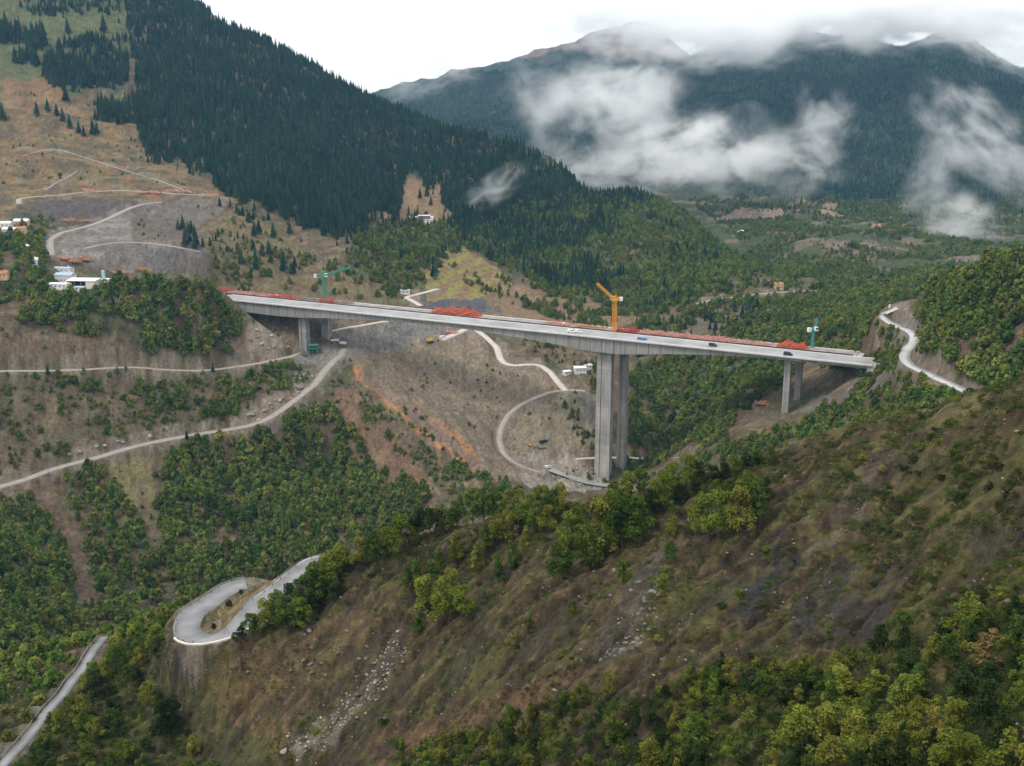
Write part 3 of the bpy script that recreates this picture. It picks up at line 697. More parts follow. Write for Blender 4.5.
def leaf_cloud(n, lumps, size, rs, squash=1.0):
    """leaf-sized quads spread over and inside uneven clumps"""
    w = np.array([l[3] ** 2 for l in lumps]); w /= w.sum()
    k = rs.choice(len(lumps), n, p=w)
    L_ = np.array(lumps)
    d = rs.normal(size=(n, 3)); d /= np.linalg.norm(d, axis=1)[:, None]
    d[:, 2] = np.where(d[:, 2] < -0.5, -d[:, 2], d[:, 2])
    rad = L_[k, 3] * (0.55 + 0.5 * rs.random(n) ** 0.6)
    c = L_[k, :3] + d * rad[:, None] * np.array([1, 1, squash])
    nrm = d + 0.75 * rs.normal(size=(n, 3)); nrm[:, 2] += 0.35
    nrm /= np.linalg.norm(nrm, axis=1)[:, None]
    a = np.cross(nrm, rs.normal(size=(n, 3))); a /= np.linalg.norm(a, axis=1)[:, None]
    b = np.cross(nrm, a)
    s = size * (0.6 + 0.8 * rs.random(n))[:, None]
    v = np.stack([c - a * s, c + b * s * 0.62, c + a * s, c - b * s * 0.62], 1).reshape(-1, 3)
    return v, np.arange(n * 4).reshape(-1, 4)
def lumps_for(shape, rs, n):
    out = []
    for i in range(n):
        if shape == 'round':
            t = rs.random() * 2 * math.pi; u = rs.random()
            z = 0.22 + 0.70 * rs.random(); rr = 0.40 * (1.02 - z) ** 0.55 * math.sqrt(u)
            out.append((rr * math.cos(t), rr * math.sin(t), z, 0.055 + 0.10 * rs.random() ** 1.5))
        elif shape == 'tall':
            t = rs.random() * 2 * math.pi
            z = 0.16 + 0.76 * rs.random(); rr = 0.20 * (1.05 - z) ** 0.7 * rs.random() ** 0.5
            out.append((rr * math.cos(t), rr * math.sin(t), z, 0.035 + 0.085 * (1.05 - z)))
        else:  # shrub
            t = rs.random() * 2 * math.pi; rr = 0.50 * math.sqrt(rs.random())
            out.append((rr * math.cos(t), rr * math.sin(t), 0.18 + 0.52 * rs.random() * (1 - rr), 0.16 + 0.12 * rs.random()))
    return out
def crown_mesh(shape, nleaf, size, seed, mat, nl=14):
    rs = np.random.default_rng(seed)
    v, q = leaf_cloud(nleaf, lumps_for(shape, rs, nl), size, rs)
    return np_mesh('crown', v, q, MATS[mat])
def trunk_mesh(shape, seed):
    rs = random.Random(seed); m = MB()
    h = {'round': 0.62, 'tall': 0.85, 'shrub': 0.34}[shape]
    r = 0.022 if shape != 'shrub' else 0.02
    x = y = 0.0; p = Vector((0, 0, -0.06))
    pts = [p]
    for k in range(3):
        p = Vector((p.x + rs.uniform(-.03, .03), p.y + rs.uniform(-.03, .03), (k + 1) * h / 3)); pts.append(p)
    for k in range(3): m.tube(pts[k], pts[k + 1], r * (1 - 0.25 * k), r * (1 - 0.25 * (k + 1)), 5, False)
    for k in range(5 if shape != 'shrub' else 4):
        t = rs.uniform(0.35, 0.9); b = pts[0].lerp(pts[3], t); a = rs.uniform(0, 6.28); l = rs.uniform(.14, .26) * (1.2 - t if shape == 'tall' else 1)
        m.tube(b, b + Vector((math.cos(a) * l, math.sin(a) * l, l * 0.9)), r * 0.5, r * 0.15, 4, False)
    me = bpy.data.meshes.new('trunk'); me.from_pydata(m.v, [], m.f); me.materials.append(MATS['bark'])
    return me
def fir_mesh(seed, layers=9, spikes=9):
    rs = np.random.default_rng(seed); v, f = [], []
    for k in range(layers):
        z = 0.10 + 0.86 * k / layers; rad = 0.20 * (1 - k / layers) ** 0.85 + 0.012
        top = z + 0.20 * (1 - 0.45 * k / layers)
        o = rs.random() * 6.28
        for s in range(spikes):
            a = o + s * 6.283 / spikes; rr = rad * (0.72 + 0.5 * rs.random()); w = 0.40
            zz = z - 0.05 * rs.random()
            b = len(v)
            v += [(0, 0, min(top, 1.0)), (rr * .62 * math.cos(a - w), rr * .62 * math.sin(a - w), zz + 0.05), (rr * math.cos(a), rr * math.sin(a), zz), (rr * .62 * math.cos(a + w), rr * .62 * math.sin(a + w), zz + 0.05)]
            f.append((b, b + 1, b + 2, b + 3))
    return np.array(v), np.array(f)

# ---- scattered woods: points drawn per square metre of ground, one object per wood
DPH = np.gradient(phis)[None, :]; DRR = np.gradient(R)[:, None]
AREA = RG * DPH * DRR
SLOPE_UP = None
def pick(poly, r0, r1, dens, noise=None, thr=None, jit=1.0, seen_h=40.0):
    m = poly_mask(poly, r0, r1, jit) & ~ROADMASK
    m &= (Z + seen_h) / R[:, None] >= CM - 1e-9
    if noise is not None: m &= noise > thr
    k = np.nonzero(m & (rng.random(X.shape) < dens * AREA))
    dx = (rng.random(len(k[0])) - 0.5)
    a = phis[k[1]] + dx * DPH[0, k[1]] * 0.9; r = R[k[0]]
    return np.stack([r * np.sin(a), r * np.cos(a), Z[k]], 1)
def gn_scatter(name, pts, scale, variant, meshes, label, cat):
    me = bpy.data.meshes.new(name)
    n = len(pts)
    me.vertices.add(n); me.vertices.foreach_set('co', np.ascontiguousarray(pts, np.float32).ravel())
    for an, ty, dat in (('size', 'FLOAT_VECTOR', scale), ('kind_index', 'INT', variant), ('turn', 'FLOAT', rng.random(n) * 6.283)):
        at = me.attributes.new(an, ty, 'POINT')
        if ty == 'FLOAT_VECTOR': at.data.foreach_set('vector', np.ascontiguousarray(dat, np.float32).ravel())
        else: at.data.foreach_set('value', np.ascontiguousarray(dat, np.int32 if ty == 'INT' else np.float32))
    o = bpy.data.objects.new(name, me); LINK(o)
    tag(o, label, cat, kind='stuff')
    ng = bpy.data.node_groups.new(name + '_scatter', 'GeometryNodeTree')
    ng.interface.new_socket('Geometry', in_out='INPUT', socket_type='NodeSocketGeometry')
    ng.interface.new_socket('Geometry', in_out='OUTPUT', socket_type='NodeSocketGeometry')
    N, L = ng.nodes, ng.links
    gi, go = N.new('NodeGroupInput'), N.new('NodeGroupOutput')
    jn = N.new('GeometryNodeGeometryToInstance')
    for ms in reversed(meshes):
        so = bpy.data.objects.new('plant_shape', ms)
        oi = N.new('GeometryNodeObjectInfo'); oi.inputs['Object'].default_value = so; oi.inputs['As Instance'].default_value = False
        L.new(oi.outputs['Geometry'], jn.inputs[0])
    ip = N.new('GeometryNodeInstanceOnPoints'); ip.inputs['Pick Instance'].default_value = True
    L.new(gi.outputs[0], ip.inputs['Points']); L.new(jn.outputs[0], ip.inputs['Instance'])
    def attr(nm, dt):
        a = N.new('GeometryNodeInputNamedAttribute'); a.data_type = dt; a.inputs['Name'].default_value = nm; return a.outputs['Attribute']
    L.new(attr('kind_index', 'INT'), ip.inputs['Instance Index']); L.new(attr('size', 'FLOAT_VECTOR'), ip.inputs['Scale'])
    cx = N.new('ShaderNodeCombineXYZ'); L.new(attr('turn', 'FLOAT'), cx.inputs['Z']); L.new(cx.outputs[0], ip.inputs['Rotation'])
    L.new(ip.outputs[0], go.inputs[0])
    md = o.modifiers.new('scatter', 'NODES'); md.node_group = ng
    return o
WOODS = {}
def wood(key, poly, r0, r1, dens, h0, h1, wid, variants, noise=None, thr=None, jit=1.0, seen_h=40.0):
    p = pick(poly, r0, r1, dens, noise, thr, jit, seen_h)
    n = len(p)
    h = h0 + (h1 - h0) * rng.random(n) ** 1.3
    w = h * wid * (0.8 + 0.45 * rng.random(n)) * (0.9 if key == 'w' else 1.0)
    WOODS.setdefault(key, []).append((p - np.array([0, 0, 0.3]), np.stack([w, w, h], 1), rng.choice(variants, n)))
NOI = fbm(X / 45, Y / 45, 81, 4); NO2 = fbm(X / 110, Y / 110, 83, 4); NO3 = fbm(X / 22, Y / 22, 85, 3)
B_ = [0, 1, 2, 3]; BD = [4, 5, 6]; BM = [0, 1, 2, 3, 4, 5]
# hill with the white sheds, slopes between and below the benched roads
wood('w', [(15,325),(45,302),(100,292),(150,280),(200,287),(230,302),(252,326),(242,345),(205,360),(170,365),(140,352),(90,337),(50,332)], 880, 1020, 0.036, 8, 14, 1.0, BM)
wood('w', [(-20,345),(30,300),(65,288),(60,310),(40,340)], 880, 1010, 0.010, 3, 7, 1.1, BD)
wood('w', [(40,377),(105,374),(104,392),(60,398),(40,392)], 780, 960, 0.03, 5, 9, 1.0, BM)
wood('w', [(132,376),(190,378),(240,374),(290,364),(305,362),(292,385),(262,404),(230,420),(165,420),(140,402)], 780, 990, 0.034, 5, 10, 1.0, BM, NO3, -0.35)
wood('w', [(-20,378),(300,362),(310,380),(200,430),(-20,490)], 760, 990, 0.020, 2.0, 5.5, 1.25, BM, NOI, -0.2)
wood('w', [(172,452),(200,446),(280,424),(325,400),(345,425),(372,458),(420,492),(440,512),(330,565),(180,610),(158,560),(160,500)], 560, 930, 0.034, 7, 14, 1.0, BM)
wood('w', [(85,462),(120,482),(140,530),(170,600),(110,640),(92,560),(60,478)], 480, 860, 0.04, 6, 11, 1.0, BM, NO3, -0.4)
wood('w', [(-40,505),(30,498),(62,540),(76,600),(60,660),(-40,680)], 440, 820, 0.045, 5, 11, 1.0, BM, NO3, -0.6)
wood('w', [(-60,590),(190,580),(200,600),(120,655),(-60,720)], 345, 640, 0.04, 4, 8, 1.1, BM, NO3, -0.5)
wood('w', [(100,462),(170,450),(170,600),(120,560)], 520, 860, 0.004, 2, 5, 1.2, BD)
wood('w', [(-20,378),(40,374),(300,362),(310,380),(200,430),(-20,490)], 760, 990, 0.022, 2.5, 7.5, 1.1, BM, NO3, -0.1)
wood('w', [(0,385),(60,400),(130,420),(60,460),(0,470)], 760, 990, 0.008, 2.0, 5, 1.2, BD, NO3, -0.1)
wood('w', [(-40,780),(-40,690),(60,640),(104,628),(84,668),(40,716),(4,752),(-20,780)], 285, 440, 0.075, 2.5, 5, 1.15, BM)
wood('w', [(60,650),(110,628),(160,612),(200,600),(190,610),(150,640),(110,650)], 300, 480, 0.06, 3, 6, 1.1, BM)
wood('w', [(800,362),(850,318),(893,306),(893,322),(872,345),(845,366)], 760, 960, 0.03, 5, 10, 1.0, BM, NO3, -0.5)
wood('w', [(205,300),(240,300),(290,330),(286,345),(262,326)], 900, 1100, 0.012, 2, 5, 1.2, BM)
wood('w', [(0,345),(60,338),(150,352),(240,348),(285,352),(285,358),(220,367),(0,370)], 860, 1010, 0.006, 1.5, 4, 1.3, BM, NO3, -0.1)
wood('w', [(852,392),(868,360),(884,325),(893,330),(905,345),(898,362),(872,392)], 640, 870, 0.06, 3, 7, 1.1, BM, NO3, -0.4)
wood('w', [(820,372),(850,325),(870,308),(882,316),(884,335),(872,352),(862,362)], 800, 1000, 0.045, 5, 9, 1.0, BM)
wood('w', [(0,90),(70,100),(130,118),(165,160),(215,190),(60,192),(0,200)], 1300, 2200, 0.0022, 1.5, 5, 1.3, BM, NOI, 0.0)
wood('w', [(125,212),(200,200),(215,215),(205,255),(150,250)], 1080, 1450, 0.003, 2, 5, 1.2, BM, NOI, 0.1)
wood('w', [(-80,470),(760,460),(760,780),(-80,780)], 385, 660, 0.022, 5, 10, 1.05, BM, NO3, -0.4, 1.0, 400.0)
# spur with the scar, spoil slopes
wood('w', [(348,392),(372,405),(450,462),(500,480),(530,495),(480,512),(430,478),(380,440)], 740, 950, 0.034, 4, 8, 1.1, BM, NO3, -0.25)
wood('w', [(330,385),(360,372),(470,450),(440,500),(380,500),(350,450)], 700, 960, 0.014, 2, 5, 1.25, BM, NOI, -0.1)
wood('w', [(345,362),(420,345),(500,368),(560,390),(600,400),(600,440),(505,460),(440,430)], 800, 1120, 0.006, 1.2, 4, 1.3, BD, NOI, 0.05)
wood('w', [(555,402),(575,405),(600,445),(596,462),(580,455)], 820, 1000, 0.02, 3, 7, 1.1, BM)
wood('w', [(515,340),(560,335),(600,352),(600,392),(572,372),(530,352)], 950, 1200, 0.012, 3, 8, 1.1, BM, NOI, -0.2)
wood('w', [(560,478),(610,462),(660,458),(690,470),(640,492)], 780, 960, 0.012, 3, 7, 1.1, B_)
wood('w', [(575,366),(610,368),(610,400),(590,394)], 900, 1100, 0.025, 5, 10, 1.0, B_)
# village trees
wood('w', [(-40,242),(42,238),(50,262),(56,292),(40,300),(-40,330)], 960, 1290, 0.02, 6, 13, 1.05, BM)
wood('w', [(25,222),(60,218),(58,232),(25,233)], 1180, 1420, 0.012, 5, 9, 1.1, BM)
# slopes behind the bridge
wood('w', [(205,262),(250,240),(330,262),(370,235),(430,218),(468,240),(440,268),(420,292),(380,300),(300,288),(240,292)], 1030, 1620, 0.018, 4, 10, 1.0, BM, NOI, -0.1)
wood('w', [(360,232),(430,216),(460,238),(430,262),(412,290),(380,288),(345,262)], 1100, 1620, 0.016, 5, 11, 1.0, BM)
wood('w', [(205,225),(245,206),(320,262),(210,288)], 1050, 1500, 0.009, 2.5, 7, 1.1, BD, NO3, -0.1)
wood('w', [(440,262),(520,280),(600,312),(640,330),(560,330),(480,292)], 1050, 1450, 0.006, 4, 9, 1.1, BM, NOI, 0.02)
wood('w', [(500,262),(560,292),(612,310),(600,330),(560,322),(500,292)], 1050, 1500, 0.014, 5, 11, 0.95, BM, NOI, -0.1)
# across the river
wood('w', [(628,372),(700,352),(790,350),(800,375),(760,400),(700,432),(660,462),(620,470),(626,440)], 820, 1130, 0.036, 6, 12, 1.0, BM, NO3, -0.55)
wood('w', [(600,300),(690,292),(800,298),(790,335),(740,352),(628,372),(590,345)], 1000, 1400, 0.018, 5, 11, 1.0, BM, NOI, -0.15)
wood('w', [(640,300),(700,215),(760,238),(860,268),(880,280),(800,300),(700,300)], 1180, 1950, 0.016, 5, 10, 1.0, B_ , NOI, -0.4)
wood('w', [(730,332),(790,306),(880,280),(980,268),(900,304),(872,332),(820,352),(745,348)], 1020, 1420, 0.034, 6, 12, 1.0, BM)
wood('w', [(690,200),(1040,196),(1040,262),(920,292),(800,290),(730,240)], 1420, 2900, 0.012, 4, 10, 1.15, BM, NO2, -0.15)
wood('w', [(690,200),(1040,196),(1040,262),(920,292),(800,290),(730,240)], 1420, 2900, 0.004, 2, 5, 1.3, BM, NOI, 0.0)
# right bank
wood('w', [(680,468),(740,442),(775,430),(815,416),(860,392),(892,370),(906,372),(940,386),(962,398),(880,440),(780,450),(700,474)], 520, 860, 0.04, 4, 9, 1.1, BM, NO3, -0.6)
wood('w', [(640,470),(690,425),(745,396),(778,386),(790,340),(870,318),(892,330),(880,352),(835,345),(790,352),(772,380),(750,396),(740,425),(720,446)], 760, 1000, 0.026, 5, 10, 1.0, BM, NO3, -0.5)
wood('w', [(916,318),(940,284),(1000,262),(1060,246),(1060,378),(990,392),(940,366),(922,345)], 560, 860, 0.038, 6, 13, 1.05, BM)
wood('w', [(905,325),(930,365),(990,392),(1000,400),(930,378)], 560, 760, 0.012, 2, 5, 1.2, BD)
# conifers
C_ = [0, 1, 2, 3]
MAINF = [(190,-40),(196,0),(300,60),(430,112),(530,152),(575,172),(625,192),(560,196),(520,205),(470,232),(442,206),(442,184),(402,180),(396,214),(330,238),(252,202),(206,176),(166,156),(136,132),(146,106),(140,62),(124,32),(122,-40)]
wood('c', MAINF, 1150, 2800, 0.027, 8, 23, 1.0, C_, NO3, -0.85, 2.2)
wood('c', [(x - 10 if x < 420 else x, y + 9) for x, y in MAINF[5:]], 1150, 2800, 0.004, 6, 14, 1.0, C_, NOI, 0.0, 3.0)
wood('c', [(330,238),(396,214),(440,216),(468,232),(440,262),(380,262)], 1100, 1700, 0.006, 9, 17, 1.0, C_, NOI, -0.1)
wood('c', [(440,228),(470,206),(520,186),(640,188),(700,212),(742,244),(720,280),(690,300),(640,312),(560,290),(500,262)], 1200, 1950, 0.020, 9, 18, 1.0, C_, NO2 - 0.0048 * (PX - 545), -0.25)
wood('w', [(440,228),(470,206),(560,192),(640,190),(700,212),(742,244),(760,262),(720,290),(690,305),(640,315),(560,295),(500,262)], 1200, 1950, 0.024, 5, 10, 1.0, B_)
wood('c', [(700,225),(740,245),(760,275),(700,320),(640,330),(600,310)], 1150, 1800, 0.004, 8, 15, 1.0, C_, NOI, 0.1)
wood('c', [(640,330),(760,300),(760,330),(640,350)], 1000, 1300, 0.003, 8, 14, 1.0, C_)
wood('c', [(43,70),(58,42),(126,38),(128,80),(112,90),(72,94),(48,84)], 1500, 2400, 0.024, 10, 20, 1.0, C_)
wood('c', [(92,108),(140,92),(146,124),(98,124)], 1500, 2400, 0.024, 10, 18, 1.0, C_)
wood('c', [(-20,22),(22,28),(48,52),(18,48),(-20,40)], 1500, 2500, 0.02, 10, 18, 1.0, C_)
wood('c', [(12,54),(40,54),(40,68),(14,66)], 1500, 2500, 0.02, 10, 18, 1.0, C_)
wood('c', [(20,-30),(120,-30),(118,14),(62,17),(18,14)], 1900, 2700, 0.014, 9, 18, 1.0, C_)
wood('c', [(200,240),(250,222),(290,262),(230,276)], 1050, 1400, 0.006, 5, 12, 1.0, C_, NOI, 0.05)
wood('c', [(110,295),(160,290),(220,300),(230,330),(150,345),(100,325)], 880, 1010, 0.0035, 8, 14, 1.0, C_)
wood('c', [(170,450),(330,410),(400,490),(200,590)], 560, 930, 0.001, 8, 13, 1.0, C_)
FARF = [(600,200),(660,92),(700,52),(780,30),(860,28),(960,28),(1060,70),(1100,195),(940,205),(840,200),(740,190),(660,190)]
wood('f', FARF, 2350, 4600, 0.0125, 10, 17, 1.1, C_)
wood('f', [(370,112),(415,92),(470,74),(560,62),(690,60),(690,120),(620,200),(560,160),(480,130)], 2300, 4700, 0.011, 10, 17, 1.1, C_, NO2, -0.6)
wood('f', [(690,205),(760,196),(840,206),(920,212),(1040,200),(1040,212),(920,225),(860,215),(790,218)], 1800, 3000, 0.004, 10, 18, 1.0, C_, NOI, 0.05)

def mid_variants(mat, seeds, n=190, size=0.095):
    out = []
    for s in seeds:
        rs = np.random.default_rng(s)
        k = 8
        z = 0.22 + 0.62 * np.arange(k) / (k - 1)
        lum = [(0.34 * a * math.cos(t) * (1.15 - z_), 0.34 * a * math.sin(t) * (1.15 - z_), z_, 0.10 + 0.20 * (1.05 - z_) * q_) for a, t, z_, q_ in zip(rs.random(k) ** .5, rs.random(k) * 6.28, z, 0.7 + 0.5 * rs.random(k))]
        w = np.array([l[3] ** 2 for l in lum]); w /= w.sum()
        L_ = np.array(lum); c_ = rs.choice(k, n, p=w)
        d = rs.normal(size=(n, 3)); d[:, 2] += 0.25; d /= np.linalg.norm(d, axis=1)[:, None]
        c = L_[c_, :3] + d * (L_[c_, 3] * (0.8 + 0.25 * rs.random(n)))[:, None]
        nr = d + 0.38 * rs.normal(size=(n, 3)); nr /= np.linalg.norm(nr, axis=1)[:, None]
        a = np.cross(nr, rs.normal(size=(n, 3))); a /= np.linalg.norm(a, axis=1)[:, None]; b = np.cross(nr, a)
        sz_ = size * (0.6 + 0.8 * rs.random(n))[:, None]
        v = np.stack([c - a * sz_, c + b * sz_ * .7, c + a * sz_, c - b * sz_ * .7], 1).reshape(-1, 3)
        out.append(np_mesh('crown_shape', v, np.arange(n * 4).reshape(-1, 4), MATS[mat]))
    return out
bro = mid_variants('leaf_wood', (1, 2, 3, 4)) + mid_variants('leaf_wood_dry', (5, 6, 7))
firs = []
for s in (1, 2, 3, 4):
    v, q = fir_mesh(s); firs.append(np_mesh('fir_shape', v, q, MATS['needles']))
firs_far = []
for s in (5, 6, 7, 8):
    v, q = fir_mesh(s, 5, 6); firs_far.append(np_mesh('fir_shape', v, q, MATS['needles']))
for key, name, ms, lab, cat in (('w', 'broadleaf_wood', bro, 'green broadleaf woods clothing the valley sides around the bridge', 'woodland'),
                                ('c', 'conifer_forest', firs, 'dark fir forest covering the steep mountainside above the bridge', 'forest'),
                                ('f', 'far_forest', firs_far, 'blue-grey forest on the far mountains among the mist', 'forest')):
    pts = np.concatenate([q[0] for q in WOODS[key]]); sc = np.concatenate([q[1] for q in WOODS[key]]); va = np.concatenate([q[2] for q in WOODS[key]])
    print('WOOD', name, len(pts))
    gn_scatter(name, pts, sc, va, ms, lab, cat)

# ---- single plants
TREE_MESH = {}
for shape, nle, size in (('round', 2600, 0.026), ('tall', 1700, 0.026)):
    for mat in ('leaf_green', 'leaf_yellow_green', 'leaf_dark'):
        TREE_MESH[shape, mat] = [(crown_mesh(shape, nle, size, 100 + 10 * i + len(mat), mat, 30), trunk_mesh(shape, 30 + i)) for i in range(5)]
for mat in ('leaf_pale_yellow', 'leaf_rusty'):
    TREE_MESH['tall', mat] = [(crown_mesh('tall', 1700, 0.026, 7, mat, 18), trunk_mesh('tall', 5))]
for mat in ('leaf_green', 'leaf_yellow_green', 'leaf_dark', 'leaf_scrub'):
    TREE_MESH['shrub', mat] = [(crown_mesh('shrub', 700, 0.055, 300 + 10 * i + len(mat), mat, 10), trunk_mesh('shrub', 60 + i)) for i in range(3)]
def plant(name, cat, pos, h, wid, shape, mat, label, group):
    cm, tm = random.choice(TREE_MESH[shape, mat])
    r = empty(name, pos, label, cat, group, rz=random.uniform(0, 6.28))
    r.scale = (h * wid, h * wid, h)
    for nm, me in (('trunk', tm), ('crown', cm)):
        c = bpy.data.objects.new(nm, me); c.parent = r; LINK(c)
    return r
def px_to_m(px_h, pos):
    d = pos[1] * CP - pos[2] * SP
    return px_h * d / FPX / math.cos(PITCH)
G, YG, DK = 'leaf_green', 'leaf_yellow_green', 'leaf_dark'
CW = {G: 'green', YG: 'yellow-green', DK: 'dark green', 'leaf_scrub': 'olive brown'}
SHW = {'round': 'rounded broadleaf tree', 'tall': 'slender upright tree', 'shrub': 'low shrub'}
NEAR_TREES = [  # x, foot y, height px, crown width / height, shape, leaf, place
 # clump on the crest in front of the tall pier
 *[(x, y, h, w, 'round', m, 'in the big clump on the spur below the tall pier') for x, y, h, w, m in ((598,556,62,1.0,YG),(622,550,60,1.05,G),(636,538,48,1.0,G),(610,535,48,1.0,YG),(585,566,46,1.0,G),(562,582,46,1.0,G),(572,548,42,1.0,YG),(578,535,36,1.0,G),(650,520,34,1.0,DK))],
 *[(x, y, h, w, 'round', m, 'in the yellowing clump below the thin twin piers') for x, y, h, w, m in ((703,534,46,1.0,YG),(720,538,52,1.0,YG),(738,533,50,1.0,YG),(752,520,42,1.0,G),(748,508,38,1.1,YG),(764,500,26,1.1,G))],
 *[(x, y, h, 0.9, 'round', m, 'alone on the bare slope below the crest clumps') for x, y, h, m in ((669,563,26,G),(623,582,27,G),(591,567,24,G),(662,596,24,YG),(672,536,24,YG),(528,628,16,G),(570,612,14,YG))],
 *[(x, y, h, 0.95, 'round', m, 'in the small clump halfway down the brown slope') for x, y, h, m in ((426,617,46,YG),(442,623,44,YG),(461,618,40,YG),(413,592,35,G),(433,590,32,G),(450,600,34,YG),(418,636,24,G))],
 *[(x, y, h, 1.0, 'tall', m, 'standing apart on the open ground under the crest') for x, y, h, m in ((456,563,36,YG),(477,571,34,YG),(512,569,36,G),(498,581,28,G),(485,555,38,G),(440,570,26,G),(525,548,26,YG))],
 *[(x, y, h, 1.05, 'round', m, 'in the row along the spur crest above the ravine') for x, y, h, m in ((345,568,24,YG),(361,566,32,YG),(374,562,30,G),(387,556,32,YG),(403,553,44,YG),(418,540,36,DK),(430,536,34,DK),(444,530,30,G),(458,527,30,G),(473,523,38,G),(484,520,30,DK),(493,520,34,G),(505,516,30,YG),(516,515,30,YG),(528,522,34,YG),(540,517,34,YG),(551,516,30,G),(560,513,32,YG),(497,543,30,YG),(507,541,32,YG),(520,532,30,G),(535,533,28,G),(548,530,30,YG))],
 *[(x, y, h, 1.0, 'round', m, 'on the crest between the tall pier and the pole') for x, y, h, m in ((640,497,32,G),(628,503,34,YG),(615,507,30,G),(662,507,38,YG),(672,492,32,YG),(686,486,34,YG),(698,484,26,DK),(712,486,24,DK),(724,482,22,DK),(735,478,24,G),(746,472,22,DK),(695,500,24,DK),(680,505,26,DK),(715,500,22,G),(730,495,20,G),(757,466,20,G),(770,462,18,G))],
 *[(x, y, h, 1.0, 'round', m, 'in the thicket above the hairpin road') for x, y, h, m in ((240,641,18,DK),(252,637,28,G),(266,630,34,YG),(280,624,40,G),(294,630,30,G),(302,628,34,YG),(306,607,38,G),(320,598,40,G),(332,588,40,YG),(342,577,36,YG),(314,588,28,G),(290,606,26,DK),(276,614,26,G),(324,577,22,G),(336,600,26,DK),(318,612,22,DK))],
 *[(x, y, h, 1.1, 'round', DK, 'on the grassy island inside the hairpin') for x, y, h in ((214,630,9),(229,609,11),(241,594,6))],
 (170,744,54,1.0,'round',DK,'alone in the dip below the hairpin bend'),
 (96,697,33,1.05,'round',DK,'beside the lower asphalt road'), (117,673,34,1.05,'round',G,'above the lower asphalt road'),
 (106,682,26,1.0,'round',YG,'above the lower asphalt road'), (94,682,24,1.0,'round',G,'leaning over the lower asphalt road'), (86,694,22,1.0,'round',YG,'leaning over the lower asphalt road'), (72,714,24,1.0,'round',G,'leaning over the lower asphalt road'), (60,732,26,1.1,'round',YG,'leaning over the lower asphalt road'), (46,752,26,1.1,'round',G,'leaning over the lower asphalt road'), (82,722,30,1.1,'round',YG,'beside the lower asphalt road'), (88,735,30,1.1,'round',G,'beside the lower asphalt road'),
 (934,756,52,1.0,'tall','leaf_pale_yellow','pale'), (985,676,56,1.6,'tall','leaf_rusty','rust'),
]
UNIQUE = {'pale': 'pale yellow slender tree standing out of the dark thicket', 'rust': 'rusty brown feathery tree rising above the dark thicket'}
n_tree = 0
used = []
for x, y, h, w, sh, m, place in NEAR_TREES:
    p = hit(x, y, 90, 420)
    hm = px_to_m(h, p) * 0.96
    if place in UNIQUE: lab, grp = UNIQUE[place], None
    else:
        lab = f"{CW[m]} {SHW[sh]} {place}"; grp = lab
    plant('broadleaf_tree', 'tree', p - np.array([0, 0, 0.15]), hm, w * random.uniform(0.92, 1.1), sh, m, lab, grp); n_tree += 1
    used.append((p[0], p[1], hm * w * 0.5))
def spread_points(poly, r0, r1, dens, mind, seen_h, noise=None, thr=None, cap=999):
    p = pick(poly, r0, r1, dens, noise, thr, 1.0, seen_h)
    rng.shuffle(p)
    out = []
    for q in p:
        if len(out) >= cap: break
        if all((q[0] - u[0]) ** 2 + (q[1] - u[1]) ** 2 > (mind + u[2] * 0.5) ** 2 for u in used):
            out.append(q); used.append((q[0], q[1], mind))
    return out
THICKET = [(395,790),(395,748),(470,735),(530,708),(600,690),(640,700),(700,672),(760,668),(820,664),(880,648),(930,640),(960,618),(1050,592),(1050,790)]
for q in spread_points(THICKET, 92, 240, 0.9, 1.0, 4, cap=158):
    m = random.choice([G, DK, YG, DK, YG, YG]) ; sh = random.choice(['round', 'tall'])
    h = random.uniform(3.0, 6.4) if q[1] < 160 else random.uniform(2.4, 5.0)
    lab = f"{CW[m]} {SHW[sh]} in the thicket at the foot of the near slope"
    plant('broadleaf_tree', 'tree', q - np.array([0, 0, 0.15]), h, random.uniform(0.95, 1.25), sh, m, lab, lab); n_tree += 1
LOWLEFT = [(-20,800),(-20,768),(30,745),(78,690),(112,650),(165,628),(178,640),(162,668),(150,700),(190,730),(215,770),(230,800)]
for q in spread_points(LOWLEFT, 225, 345, 0.2, 1.9, 5, cap=48):
    m = random.choice([G, YG, DK, G, YG]); h = random.uniform(3.5, 7)
    lab = f"{CW[m]} {SHW['round']} on the bushy flank between the hairpin and the lower road"
    plant('broadleaf_tree', 'tree', q - np.array([0, 0, 0.15]), h, random.uniform(1.0, 1.3), 'round', m, lab, lab); n_tree += 1
BEYOND = [(-30,700),(-30,660),(60,640),(110,628),(140,640),(60,690),(20,740),(-30,760)]
for q in spread_points(BEYOND, 280, 400, 0.1, 2.2, 6, cap=0):
    m = random.choice([G, YG, DK, G]); h = random.uniform(4, 7)
    lab = f"{CW[m]} {SHW['round']} below the guard rail of the lower road"
    plant('broadleaf_tree', 'tree', q - np.array([0, 0, 0.15]), h, random.uniform(1.0, 1.25), 'round', m, lab, lab); n_tree += 1
print('NEAR TREES', n_tree)
